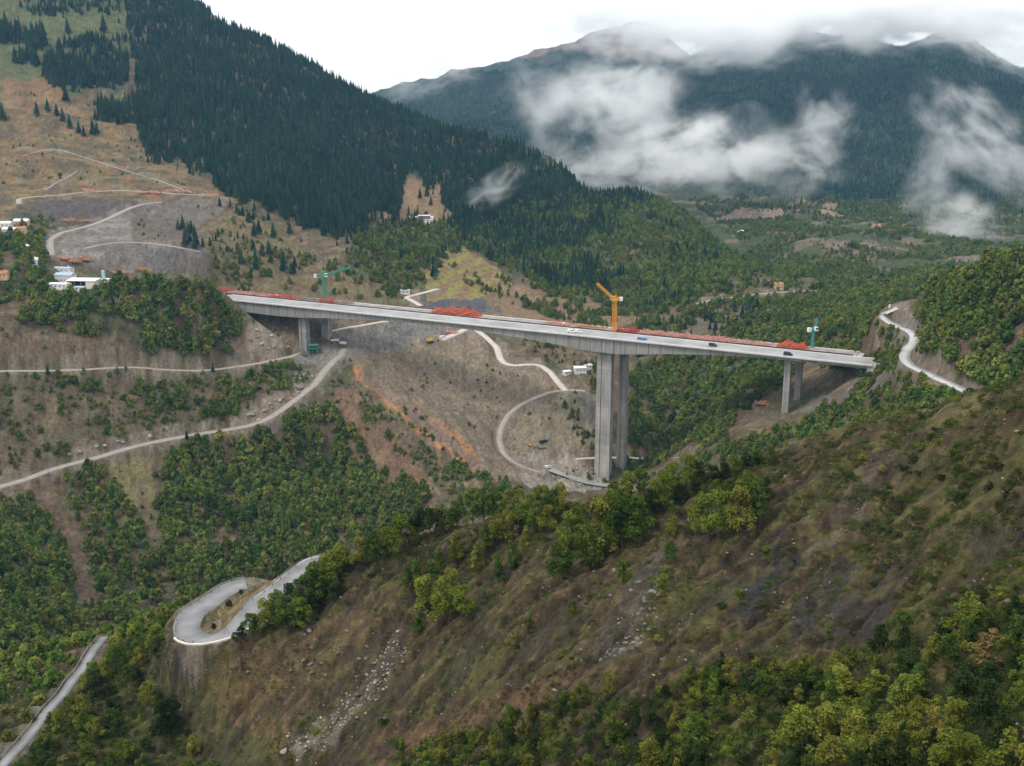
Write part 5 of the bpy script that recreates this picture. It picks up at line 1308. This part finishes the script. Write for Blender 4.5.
van(gp(548, 468, 820), .2, 'white_paint', 'white van parked on the gravel by the river', 1.0)
excavator(gp(530, 446, 820), 2.5, 'yellow_machine', 'small digger beside the blue lorry at the works', .8)

# ------------------------------------------------------------------ buildings
def house(pos, rz, L_, B_, H_, roof, wall, label, name='house', pitch=0.25, wins=3, flat=False, door=True, cat='house', group=None):
    r = empty(name, pos, label, cat, group, rz=rz)
    m = MB(); m.box((0, 0, H_ / 2 - 1.5), (L_, B_, H_ + 3.0)); m.build('wall', MATS[wall], r)
    m = MB(); ov = .5
    if flat: m.box((0, 0, H_ + .2), (L_ + 2 * ov, B_ + 2 * ov, .4))
    else:
        h = B_ / 2 * pitch * 2
        m.prism([(-B_ / 2 - ov, H_ + .02), (B_ / 2 + ov, H_ + .02), (0, H_ + h)], -L_ / 2 - ov, L_ / 2 + ov, 'x')
    rf = m.build('roof', MATS[roof], r)
    if not flat and wins > 2:
        m = MB(); m.box((L_ * .25, B_ * .2, H_ + B_ * pitch * .7 + .6), (.7, .7, 1.6)); m.build('chimney', MATS[wall], rf)
    for side in (-1, 1):
        for k in range(wins):
            x = (k + .5) / wins * L_ * .86 - L_ * .43
            for lv in range(max(1, int(H_ // 3.2))):
                m = MB(); m.box((x, side * (B_ / 2 + .02), 1.6 + lv * 3.0), (1.1, .1, 1.2)); w_ = m.build('window', MATS['glass_dark'], r)
                m = MB(); m.box((x, side * (B_ / 2 + .05), 0.93 + lv * 3.0), (1.4, .2, .12)); m.build('sill', MATS['white_paint'], w_)
    if door:
        m = MB(); m.box((L_ / 2 + .03, 0, 1.05), (.1, 1.1, 2.1)); m.build('door', MATS['timber'], r)
    return r
def shed(pos, rz, L_, B_, H_, roof, wall, label, name='shed', bays=4, group=None):
    r = empty(name, pos, label, 'shed', group, rz=rz)
    m = MB(); m.box((0, B_ / 2 - .15, H_ / 2 - 1), (L_, .3, H_ + 2)); m.box((-L_ / 2 + .15, -.15, H_ / 2 - 1), (.3, B_ - .3, H_ + 2)); m.box((L_ * .33, -.15, H_ / 2 - 1), (L_ * .32, B_ - .35, H_ + 2)); m.build('wall', MATS[wall], r)
    m = MB(); m.prism([(-B_ / 2 - .6, H_ + .02), (B_ / 2 + .5, H_ + .8), (B_ / 2 + .5, H_ + 1.05), (-B_ / 2 - .6, H_ + .27)], -L_ / 2 - .5, L_ / 2 + .5, 'x'); m.build('roof', MATS[roof], r)
    for k in range(bays + 1):
        x = -L_ / 2 + .3 + (L_ - .6) * k / bays
        m = MB(); m.box((x, -B_ / 2 + .2, H_ / 2 - 1), (.3, .3, H_ + 2)); m.build('post', MATS['galvanised'], r)
    return r
# the works on top of the wooded hill
house(gp(66, 281, 920), -.12, 16, 11, 6.2, 'light_blue_roof', 'plaster', 'two-storey white building with a blue-grey roof on the wooded hill', 'office_building', .18, 4, cat='building')
house(gp(60, 287.5, 920), -.12, 17, 7, 3.4, 'white_roof', 'white_paint', 'low white annex in front of the blue-roofed building', 'annex_building', .12, 4, cat='building')
shed(gp(84, 285.5, 920), -.08, 24, 11, 4.6, 'white_roof', 'plaster', 'open-fronted shed with a white roof on the wooded hill', 'open_shed')
house(gp(80, 290.5, 920), -.1, 8, 5, 3.0, 'white_roof', 'white_paint', 'small white cabin in front of the open shed', 'site_cabin', .1, 2, True, cat='cabin')
house(gp(106, 283.5, 920), -.05, 7, 5, 3.6, 'white_roof', 'white_paint', 'white container cabin at the end of the open shed', 'site_cabin', .1, 2, True, cat='cabin')
house(gp(64, 271.5, 960), -.15, 16, 8, 3.6, 'light_blue_roof', 'plaster', 'low grey-roofed store behind the blue-roofed building', 'store_building', .12, 3, cat='building')
r = empty('cement_silo', gp(104, 281, 940), 'small blue-grey silo standing beside the open shed', 'silo')
m = MB(); m.tube((0, 0, 2.5), (0, 0, 8.5), 1.4, 1.4, 14); m.tube((0, 0, 8.5), (0, 0, 9.2), 1.4, .3, 14); m.tube((0, 0, 1.0), (0, 0, 2.5), .3, 1.4, 14); m.build('tank', MATS['light_blue_roof'], r)
for a in range(4):
    m = MB(); m.tube((math.cos(a * 1.57 + .78) * 1.2, math.sin(a * 1.57 + .78) * 1.2, -1.0), (math.cos(a * 1.57 + .78) * 1.2, math.sin(a * 1.57 + .78) * 1.2, 3.2), .12, .12, 5); m.build('leg', MATS['galvanised'], r)
HEAPS = [(72,262,14,7,3.0,'timber','orange-brown timber stack behind the grey-roofed store',21),(84,260,12,8,3.4,'timber','tallest timber stack beside the road in the works yard',22),
         (62,259,10,6,2.4,'pink_steel','pinkish stack of panels at the bend of the quarry road',23),(118,273,22,6,2.0,'timber','long low timber pile along the hill top past the sheds',24),(140,270,20,6,2.2,'timber','tan timber pile at the far end of the hill top',25),
         (150,193,26,10,3.0,'pink_steel','pinkish stacks along the middle of the quarry bench road',26),(178,192,36,12,3.4,'pink_steel','broad pinkish stack where the bench road meets the quarry top',27),(208,195.5,26,8,2.5,'pink_steel','pinkish stack at the far end of the bench road',28),
         (88,191,14,6,3.0,'pink_steel','small pinkish stack on the bench road above the quarry',29),(68,221,16,6,3.0,'timber','orange-brown stack beside the road below the dark bank',30),(84,222,14,5,2.6,'timber','tan stack beside the quarry road below the dark bank',31),
         (413,300,0,0,0,'','',0),(755,392,10,6,2.0,'pale_rock','pale rubble heap on the cut below the bridge end',32),(762,404,9,5,1.8,'timber','brown debris pile on the cut near the thin twin piers',33),(748,398,8,5,1.6,'pink_steel','pinkish debris on the cut by the dark spur',34),
         (452,333,12,5,2.2,'pink_steel','reddish stack on the bright patch under the deck',35),(538,447,10,5,1.8,'pale_rock','pale stack beside the digger at the works',36)]
for x, y, l, d_, h, mt, lab, sd in HEAPS:
    if h:
        o = steel_heap(gp(x, y, 880 if x < 700 and y > 255 else (1000 if y < 255 else 760), .05), l, d_, h, mt, lab, -.1, 70, sd, name='material_stack', cat='stack', beam=.5)
# village on the edge
house(gp(22, 224.5, 1150), .1, 14, 9, 4.0, 'white_roof', 'tan_plaster', 'pale-roofed village house highest beside the quarry', 'village_house')
house(gp(4, 226.5, 1150), .05, 16, 8, 3.6, 'plaster', 'plaster', 'long pale village house at the edge among trees', 'village_house')
house(gp(22, 233, 1150), .2, 9, 8, 5.0, 'tile_roof', 'tan_plaster', 'ochre village house behind the parked lorry', 'village_house')
house(gp(10, 232, 1150), .0, 13, 7, 3.2, 'plaster', 'plaster', 'low grey village house next to the ochre one', 'village_house')
house(gp(24, 249.5, 1050), .1, 9, 7, 3.0, 'white_roof', 'plaster', 'small white-roofed house half hidden in the village trees', 'village_house')
house(gp(32, 264.5, 1000), .2, 12, 8, 4.5, 'plaster', 'white_paint', 'white house half hidden in trees near the works', 'village_house')
house(gp(2, 276.5, 1000), .1, 11, 8, 3.5, 'tile_roof', 'tan_plaster', 'tile-roofed house low among the village trees', 'village_house')
# white building in the clearing
r = house(gp(420, 221, 1350), -.05, 36, 12, 5.5, 'white_roof', 'white_paint', 'long white building in the forest clearing with a dark purple band', 'lodge_building', .1, 6, True, cat='building')
m = MB(); m.box((0, -6.3, 5.0), (30, .4, 2.2)); m.box((6, 0, 6.6), (16, 8, 2.2)); m.build('upper_floor', MATS['purple_trim'], r)
m = MB(); m.box((6, 0, 7.85), (17, 9, .35)); m.build('upper_roof', MATS['white_roof'], r)
m = MB(); m.tube((2, 0, 5), (2, 0, 16), .35, .2, 6); m.build('mast', MATS['galvanised'], r)
house(gp(580, 371, 900), .15, 11, 8, 3.6, 'white_roof', 'white_paint', 'white-roofed cabin above the spoil track beside the tall pier', 'site_cabin', .1, 3, True, cat='cabin')
house(gp(588, 368, 900), .15, 7, 6, 3.2, 'plaster', 'white_paint', 'smaller cream cabin next to the white-roofed one', 'site_cabin', .1, 2, True, cat='cabin')
house(gp(567, 374, 900), .4, 7, 5, 2.8, 'white_roof', 'white_paint', 'low white cabin at the edge of the trees under the deck', 'site_cabin', .1, 2, True, cat='cabin')
house(gp(740, 233.5, 1500), .1, 12, 9, 4.0, 'white_roof', 'white_paint', 'tiny white farmhouse on the far valley floor', 'farm_house')
house(gp(876, 228, 1500), .1, 14, 9, 4.5, 'tile_roof', 'tan_plaster', 'tan farmhouse on the far valley floor near the mist', 'farm_house')
house(gp(778, 288, 1150), .1, 11, 9, 5.0, 'tile_roof', 'tan_plaster', 'tan hut beside the track across the wooded slope', 'hut_building', cat='hut')
house(gp(405, 293, 1050), .2, 10, 6, 3.0, 'light_blue_roof', 'plaster', 'small blue-roofed site hut beside the forked white track', 'site_cabin', .1, 2, True, cat='cabin')
r = empty('bridge_shelter', gp(313.5, 353, 930), 'green formwork frame standing between the twin piers', 'frame')
m = MB()
for x in (-4, 0, 4):
    for y in (-3, 3): m.box((x, y, 3.5), (.5, .5, 9))
m.build('post', MATS['green_crane'], r)
m = MB(); m.box((0, 0, 7.9), (9.5, 7, .5)); m.box((0, 0, 4.6), (9.5, 7, .4)); m.build('platform', MATS['green_crane'], r)

# ------------------------------------------------------------------ guard rails, poles, wires
def rail(path, side, hw, label, zoff=.1, every=4):
    d = np.gradient(path[:, :2], axis=0); d /= np.linalg.norm(d, axis=1)[:, None]
    n = np.stack([d[:, 1], -d[:, 0]], 1) * side
    q = np.concatenate([path[:, :2] + n * (hw - .25), path[:, 2:] + zoff], 1)
    r = empty('guard_rail', q[0], label, 'guard rail')
    q = q - q[0]
    v, f = [], []
    for p in q: v += [(p[0], p[1], p[2] + .45), (p[0], p[1], p[2] + .80), (p[0] + .09, p[1] + .09, p[2] + .80), (p[0] + .09, p[1] + .09, p[2] + .45)]
    for i in range(len(q) - 1):
        for k in range(4): f.append((i * 4 + k, i * 4 + (k + 1) % 4, i * 4 + 4 + (k + 1) % 4, i * 4 + 4 + k))
    mesh_obj('beam', v, f, MATS['galvanised'], r)
    for p in q[::every]:
        m = MB(); m.box((p[0], p[1], p[2] + .25), (.14, .14, 1.1)); m.build('post', MATS['dark_trim'], r)
    return r
kh = len(HAIRPIN)
rail(HAIRPIN[int(kh * .50):], -1, 3.7, 'steel guard rail round the outside of the hairpin bend')
rail(HAIRPIN[4:int(kh * .40)], 1, 3.7, 'steel guard rail along the grassy inside of the upper hairpin leg')
rail(LOWROAD, 1, 2.1, 'steel guard rail along the downhill edge of the lower road')
def wall_strip(path, side, hw, label, h=.5, w=.5):
    d = np.gradient(path[:, :2], axis=0); d /= np.linalg.norm(d, axis=1)[:, None]
    n = np.stack([d[:, 1], -d[:, 0]], 1) * side
    a = np.concatenate([path[:, :2] + n * hw, path[:, 2:]], 1); b = np.concatenate([path[:, :2] + n * (hw + w), path[:, 2:]], 1)
    rows = [[tuple(p - (0, 0, .6)), tuple(q - (0, 0, .6)), tuple(q + (0, 0, h)), tuple(p + (0, 0, h))] for p, q in zip(a, b)]
    o = mesh_obj('kerb_wall', *sweep(rows), MATS['plaster']); tag(o, label, 'kerb wall')
wall_strip(HAIRPIN[int(kh * .40):int(kh * .60)], -1, 3.75, 'low white concrete wall round the tip of the hairpin bend', .4, .5)
wall_strip(HAIRPIN[3:int(kh * .38)], 1, 3.75, 'pale low kerb along the upper leg of the hairpin', .15, .35)
def pole(px, py, hp, label, arm=True, rmin=90):
    p = hit(px, py, rmin); h = px_to_m(hp, p)
    r = empty('power_pole', p, label, 'pole', None, rz=.5)
    m = MB(); m.tube((0, 0, -.6), (0, 0, h), .17, .11, 7); m.build('post', MATS['pole_wood'], r)
    if arm:
        m = MB(); m.box((0, 0, h - .5), (1.9, .13, .13)); a = m.build('crossarm', MATS['pole_wood'], r)
        for x in (-.8, 0, .8):
            m = MB(); m.tube((x, 0, h - .44), (x, 0, h - .14), .06, .05, 6); m.build('insulator', MATS['plaster'], a)
    return Vector((p[0], p[1], p[2] + h - .15))
t1 = pole(777, 447, 36, 'dark wooden power pole on the spur crest below the thin twin piers')
t2 = pole(1040, 372, 34, 'dark wooden power pole at the top of the grassy shoulder')
t3 = pole(423, 566, 22, 'short dark pole among trees in the small clump on the slope')
t4 = pole(170, 679, 20, 'short dark pole on the bank below the hairpin bend')
t5 = pole(124, 262, 16, 'thin pole on the quarry floor above the white sheds', False, 960)
pole(106, 260, 12, 'thinner pole behind the open shed', False, 960)
def wire(a, b, sag, label, r=.035):
    m = MB(); n = 24; prev = None
    for k in range(n + 1):
        p = a.lerp(b, k / n); p = Vector((p.x, p.y, p.z - sag * 4 * (k / n) * (1 - k / n)))
        if prev is not None: m.tube(prev, p, r, r, 4, False)
        prev = p
    o = m.build('power_cable', MATS['cable_black']); return tag(o, label, 'cable')
wire(t1, t2, 4.0, 'black cable sagging from the crest pole to the shoulder pole')
wire(t3, t1, 5.0, 'black cable running along the crest from the short pole to the crest pole')
# milestone on the wet road
m = MB(); m.box((0, 0, .9), (1.3, 1.0, 2.6), taper=.8); o = m.build('kiosk', MATS['white_paint']); o.location = gp(889.5, 307.5, 600); tag(o, 'small white box beside the top bend of the wet road', 'box')

# ------------------------------------------------------------------ rocks
def rock_mesh(seed):
    rs = np.random.default_rng(seed)
    import bmesh
    bm = bmesh.new(); bmesh.ops.create_icosphere(bm, subdivisions=2, radius=.5)
    d = rs.normal(size=(7, 3)); d /= np.linalg.norm(d, axis=1)[:, None]; o_ = .28 + .16 * rs.random(7)
    for v in bm.verts:
        c = np.array(v.co)
        for k in range(7):
            e = c @ d[k] - o_[k]
            if e > 0: c = c - d[k] * e
        v.co = c * np.array([1.15, .9, .8])
    me = bpy.data.meshes.new('boulder'); bm.to_mesh(me); bm.free(); return me
rocks = {}
for mt in ('pale_rock', 'grey_rock'):
    rocks[mt] = []
    for s in range(5):
        me = rock_mesh(s + (10 if mt == 'grey_rock' else 0)); me.materials.append(MATS[mt]); rocks[mt].append(me)
def boulder(x, y, sp, mt, label, rmin=90, group=None):
    p = hit(x, y, rmin); s = px_to_m(sp, p)
    o = bpy.data.objects.new('boulder', random.choice(rocks[mt])); LINK(o)
    o.location = (p[0], p[1], p[2] + s * .12); o.scale = (s * random.uniform(.8, 1.3), s * random.uniform(.8, 1.2), s * random.uniform(.6, 1.0)); o.rotation_euler = (random.uniform(-.4, .4), random.uniform(-.4, .4), random.uniform(0, 6.28))
    tag(o, label, 'boulder', group or label)
boulder(284, 752, 9, 'pale_rock', 'largest white boulder at the foot of the scree chute'); boulder(555, 691, 5, 'pale_rock', 'lone white stone on the rusty strip of the slope'); boulder(398, 632, 5, 'pale_rock', 'white block at the top of the scree chute')
boulder(375, 683, 5, 'pale_rock', 'white stone halfway down the scree chute'); boulder(1017, 432, 5, 'pale_rock', 'pale stone on the grassy shoulder'); boulder(1007, 602, 7, 'grey_rock', 'grey rock on the dark bank above the thicket')
rs = random.Random(5)
for k in range(70):
    t = rs.random(); x = 395 + (300 - 395) * t + rs.uniform(-14, 14) * (0.6 + t); y = 645 + (752 - 645) * t ** .8 + rs.uniform(-12, 12)
    boulder(x, y, rs.uniform(1.0, 3.2), 'pale_rock', 'pale stone in the scree chute below the small clump')
for k in range(40):
    boulder(rs.gauss(345, 45), rs.gauss(655, 28), rs.uniform(2, 6), 'grey_rock', 'grey rock on the brown slope between hairpin and scree')
for k in range(26):
    boulder(rs.uniform(600, 665), rs.uniform(560, 655), rs.uniform(2, 6), 'grey_rock', 'dark rock in the rocky rib under the big clump')
for k in range(16):
    boulder(rs.uniform(190, 225), rs.uniform(660, 695), rs.uniform(1.5, 3.2), 'grey_rock', 'grey block tipped on the bank below the hairpin')
for k in range(22):
    t = rs.random(); boulder(252 + 60 * t + rs.uniform(-6, 6), 420 - 42 * t + rs.uniform(-5, 6), rs.uniform(2.5, 7), 'pale_rock', 'pale outcrop block in the cut above the grey gravel road', 700)
for x, y in ((97,447),(105,446),(118,442),(123,443),(80,452),(150,437),(70,455)): boulder(x, y, rs.uniform(3, 6), 'pale_rock', 'pale outcrop block beside the gravel road lower down', 700)
for k in range(16):
    boulder(rs.uniform(250, 288), rs.uniform(328, 352), rs.uniform(2.5, 6), 'pale_rock', 'tan rock in the cut face at the end of the wooded hill', 880)
for k in range(22):
    boulder(rs.uniform(545, 598), rs.uniform(464, 486), rs.uniform(2, 4), 'pale_rock', 'white stone on the river bank', 780)

WOODS.clear()
wood('s', ALLN, 92, 330, 0.10, 0.15, 0.55, 1.1, [0, 1, 2, 3, 4, 0, 1, 2, 3, 5], nz_t, -0.2)
wood('s', [(392,636),(410,652),(372,708),(332,745),(292,762),(282,742),(320,715),(358,690)], 190, 280, 0.9, 0.2, 0.8, 1.1, list(range(10)))
wood('s', [(600,665),(640,600),(670,560),(650,640)], 150, 260, 0.5, 0.3, 1.2, 1.1, [0, 1, 2, 3, 4])
pts = np.concatenate([q[0] for q in WOODS['s']]) + np.array([0, 0, 0.35]); sc = np.concatenate([q[1] for q in WOODS['s']]); va = np.concatenate([q[2] for q in WOODS['s']])
gn_scatter('loose_stones', pts, sc, va, rocks['grey_rock'] + rocks['pale_rock'], 'loose stones scattered over the near slope', 'stones')
# ------------------------------------------------------------------ river
m_, nt, b = new_mat('river_water')
b.inputs['Base Color'].default_value = (0.30, 0.31, 0.30, 1); b.inputs['Roughness'].default_value = 0.3; b.inputs['Specular IOR Level'].default_value = 0.6
nz = nt.nodes.new('ShaderNodeTexNoise'); nz.inputs['Scale'].default_value = 0.8; nz.inputs['Detail'].default_value = 5
ge = nt.nodes.new('ShaderNodeNewGeometry'); nt.links.new(ge.outputs['Position'], nz.inputs['Vector'])
bp = nt.nodes.new('ShaderNodeBump'); bp.inputs['Strength'].default_value = 0.5; bp.inputs['Distance'].default_value = 0.3
nt.links.new(nz.outputs['Fac'], bp.inputs['Height']); nt.links.new(bp.outputs['Normal'], b.inputs['Normal'])
p = np.array([hit(x, y, 780) for x, y in ((552,468),(563,472),(573,476),(583,480),(594,482),(610,484))]); p = resample(p, 2.0); p[:, 2] = smooth(p, 5)[:, 2]
v, q = ribbon(p, -8, 8, .12)
me = np_mesh('river', v, q, m_, True); o = bpy.data.objects.new('river', me); LINK(o); tag(o, 'shallow stony river below the tall pier', 'river', kind='structure')

# ------------------------------------------------------------------ mist and air
def mist_mat(name, dens, nscale, thr, seed, ratio):
    m = bpy.data.materials.new(name); m.use_nodes = True
    nt = m.node_tree; N, L = nt.nodes, nt.links
    N.remove(N['Principled BSDF'])
    pv = N.new('ShaderNodeVolumePrincipled'); pv.inputs['Color'].default_value = (0.99, 0.995, 1.0, 1); pv.inputs['Anisotropy'].default_value = 0.0
    tc = N.new('ShaderNodeTexCoord')
    ln = N.new('ShaderNodeVectorMath'); ln.operation = 'LENGTH'; L.new(tc.outputs['Object'], ln.inputs[0])
    fo = N.new('ShaderNodeMapRange'); fo.inputs['From Min'].default_value = 1.0; fo.inputs['From Max'].default_value = 0.0; fo.interpolation_type = 'SMOOTHSTEP'
    L.new(ln.outputs['Value'], fo.inputs['Value'])
    ge = N.new('ShaderNodeNewGeometry')
    def noise(sc, det, dist, off):
        n = N.new('ShaderNodeTexNoise'); n.inputs['Scale'].default_value = sc; n.inputs['Detail'].default_value = det; n.inputs['Roughness'].default_value = 0.62; n.inputs['Distortion'].default_value = dist
        mp = N.new('ShaderNodeMapping'); mp.inputs['Scale'].default_value = ratio; mp.inputs['Location'].default_value = (seed * 3.1 + off, seed * 1.7, seed * 0.9); L.new(tc.outputs['Object'], mp.inputs['Vector']); L.new(mp.outputs[0], n.inputs['Vector'])
        return n
    a = noise(nscale * 1.35, 10, 0.35, 0)
    mr = N.new('ShaderNodeMapRange'); mr.inputs['From Min'].default_value = 0.41; mr.inputs['From Max'].default_value = 0.64; mr.inputs['To Min'].default_value = 0.0; mr.inputs['To Max'].default_value = 2.0; mr.clamp = False
    L.new(a.outputs['Fac'], mr.inputs['Value'])
    mu = N.new('ShaderNodeMath'); mu.operation = 'MULTIPLY'; L.new(mr.outputs[0], mu.inputs[0]); L.new(fo.outputs[0], mu.inputs[1])
    st = N.new('ShaderNodeMapRange'); st.inputs['From Min'].default_value = thr; st.inputs['From Max'].default_value = thr + 1.15; st.inputs['To Min'].default_value = 0; st.inputs['To Max'].default_value = dens; st.interpolation_type = 'SMOOTHSTEP'
    L.new(mu.outputs[0], st.inputs['Value'])
    L.new(st.outputs[0], pv.inputs['Density'])
    L.new(pv.outputs[0], N['Material Output'].inputs['Volume'])
    return m
def mist(px, py, r, wx, wz, wy, dens, label, tilt=0.0, nscale=1.6, thr=0.34, seed=0):
    """one drifting bank: px, py its middle in the view, r metres away, half sizes in picture points"""
    import bmesh
    a, t = ray(px, py); d = r * CP
    s = r / FPX
    bm = bmesh.new(); bmesh.ops.create_icosphere(bm, subdivisions=2, radius=1.08)
    me = bpy.data.meshes.new('mist_patch'); bm.to_mesh(me); bm.free()
    me.materials.append(mist_mat('mist', dens, nscale, thr, seed, (0.9 * (wx / wz) ** 0.5, 0.9 * (wy / (wz * s)) ** 0.5, 1.0)))
    o = bpy.data.objects.new('mist_patch', me); LINK(o)
    o.location = (r * math.sin(a), r * math.cos(a), r * t); o.scale = (wx * s, wy, wz * s)
    o.rotation_euler = (0, -tilt, -a)
    tag(o, label, 'mist', kind='stuff')
MISTS = [
 (598,112,2450,130,95,200,.0180,'tall white mist bank between the two far mountains',0.35,1.5,.22,1),
 (698,150,2300,125,70,170,.0230,'dense white mist roll at the foot of the far mountain',0.1,1.5,.16,2),
 (545,95,2800,80,58,160,.0060,'thin mist veil in front of the bare-topped mountain',-0.4,1.7,.2,3),
 (775,158,2400,120,52,170,.0110,'thin mist trailing off the dense mist roll',-0.1,1.7,.2,4),
 (630,172,2150,150,42,140,.0120,'low mist lying behind the wooded spur',0.05,1.7,.16,5),
 (492,190,1650,66,26,80,.0120,'small mist wisp slanting over the fir spur',0.6,1.3,.24,16),
 (825,118,2600,46,52,110,.0100,'faint mist puff on the middle of the forested mountain',0.5,1.5,.18,7),
 (962,226,2100,66,52,120,.0130,'white mist puff over the valley floor below the mountain',-0.2,1.5,.14,8),
 (938,165,2350,46,84,110,.0080,'mist plume rising from the valley puff',-0.4,1.6,.18,9),
 (985,140,2450,130,52,150,.0120,'long mist streak slanting across the forested mountain',-0.65,1.7,.18,10),
 (730,36,3300,150,46,220,.0260,'cloud bank covering the summit ridge between the mountains',0.05,1.6,.10,11),
 (880,17,3400,230,44,260,.0420,'white cloud cap hiding the top of the forested mountain',-0.02,1.7,.08,12),
 (648,26,3700,150,40,240,.0240,'pale cloud over the bare brown summit',0.0,1.7,.14,13),
 (1000,42,3250,100,36,160,.0180,'torn cloud shred below the pointed summit',-0.35,1.7,.16,14),
 (430,78,3600,100,30,200,.0035,'thin cloud veil on the low end of the bare-topped mountain',0.25,1.7,.16,15),
]
for q in MISTS:
    px, py, r, wx, wz, wy, de, lab, tl, ns, th, sd = q
    mist(px, py, r, wx, wz, wy, de, lab, tl, ns, th, sd)
if HAZE > 0:
    m = bpy.data.materials.new('haze_air'); m.use_nodes = True
    nt = m.node_tree; nt.nodes.remove(nt.nodes['Principled BSDF'])
    pv = nt.nodes.new('ShaderNodeVolumePrincipled'); pv.inputs['Color'].default_value = (0.30, 0.62, 1.0, 1); pv.inputs['Density'].default_value = HAZE; pv.inputs['Anisotropy'].default_value = 0.1
    nt.links.new(pv.outputs[0], nt.nodes['Material Output'].inputs['Volume'])
    mb = MB(); x1 = 6600.0; y0, y1 = -60.0, 6680.0; zb, zt = float(Z.min()) - 1.0, float(Z.max()) + 120.0
    mb.box((0, (y0 + y1) / 2, (zb + zt) / 2), (2 * x1, y1 - y0, zt - zb))
    o = mb.build('haze', m); tag(o, 'pale blue haze filling the valley air', 'haze', kind='stuff')

# ------------------------------------------------------------------ camera, sky, light
cam = bpy.data.cameras.new('camera'); co = bpy.data.objects.new('camera', cam); LINK(co)
co.location = (0, 0, 0); co.rotation_euler = (math.pi / 2 - PITCH, 0, 0)
cam.sensor_fit = 'HORIZONTAL'; cam.sensor_width = 36; cam.lens = 36 * FPX / W_
cam.clip_start = 0.5; cam.clip_end = 40000
scene.camera = co
wd = bpy.data.worlds.new('World'); scene.world = wd; wd.use_nodes = True
N, L = wd.node_tree.nodes, wd.node_tree.links
bg = N['Background']
SUN_EL, SUN_AZ = math.radians(56), math.radians(-125)
sk = N.new('ShaderNodeTexSky'); sk.sky_type = 'NISHITA'; sk.sun_disc = False; sk.sun_elevation = SUN_EL; sk.sun_rotation = SUN_AZ
sk.air_density = 1.0; sk.dust_density = 4.0; sk.ozone_density = 1.0
# overcast: the cloud layer hides nearly all of the blue
tc = N.new('ShaderNodeTexCoord'); nz = N.new('ShaderNodeTexNoise'); nz.inputs['Scale'].default_value = 2.2; nz.inputs['Detail'].default_value = 6
mp = N.new('ShaderNodeMapping'); mp.inputs['Scale'].default_value = (1, 1, 3.5); L.new(tc.outputs['Generated'], mp.inputs['Vector']); L.new(mp.outputs[0], nz.inputs['Vector'])
cr = N.new('ShaderNodeValToRGB'); cr.color_ramp.elements[0].position = 0.3; cr.color_ramp.elements[0].color = (12.4, 12.4, 12.3, 1); cr.color_ramp.elements[1].position = 0.65; cr.color_ramp.elements[1].color = (14.7, 14.6, 14.4, 1)
L.new(nz.outputs['Fac'], cr.inputs['Fac'])
mx = N.new('ShaderNodeMix'); mx.data_type = 'RGBA'; mx.inputs['Factor'].default_value = 0.9
L.new(sk.outputs[0], mx.inputs[6]); L.new(cr.outputs[0], mx.inputs[7]); L.new(mx.outputs[2], bg.inputs['Color'])
bg.inputs['Strength'].default_value = 0.095
sl = bpy.data.lights.new('sun', 'SUN'); so = bpy.data.objects.new('sun', sl); LINK(so)
sl.energy = 1.5; sl.angle = math.radians(14); sl.color = (1.0, 0.93, 0.83)
d = Vector((math.sin(SUN_AZ) * math.cos(SUN_EL), math.cos(SUN_AZ) * math.cos(SUN_EL), math.sin(SUN_EL)))
so.rotation_euler = d.to_track_quat('Z', 'Y').to_euler()
scene.view_settings.view_transform = 'Standard'; scene.view_settings.look = 'None'; scene.view_settings.gamma = 1.0; scene.view_settings.exposure = 0.2
scene.view_settings.use_curve_mapping = False
cy = scene.cycles
cy.max_bounces = 12; cy.diffuse_bounces = 2; cy.glossy_bounces = 2; cy.transmission_bounces = 2; cy.volume_bounces = 10; cy.transparent_max_bounces = 8
cy.use_denoising = True
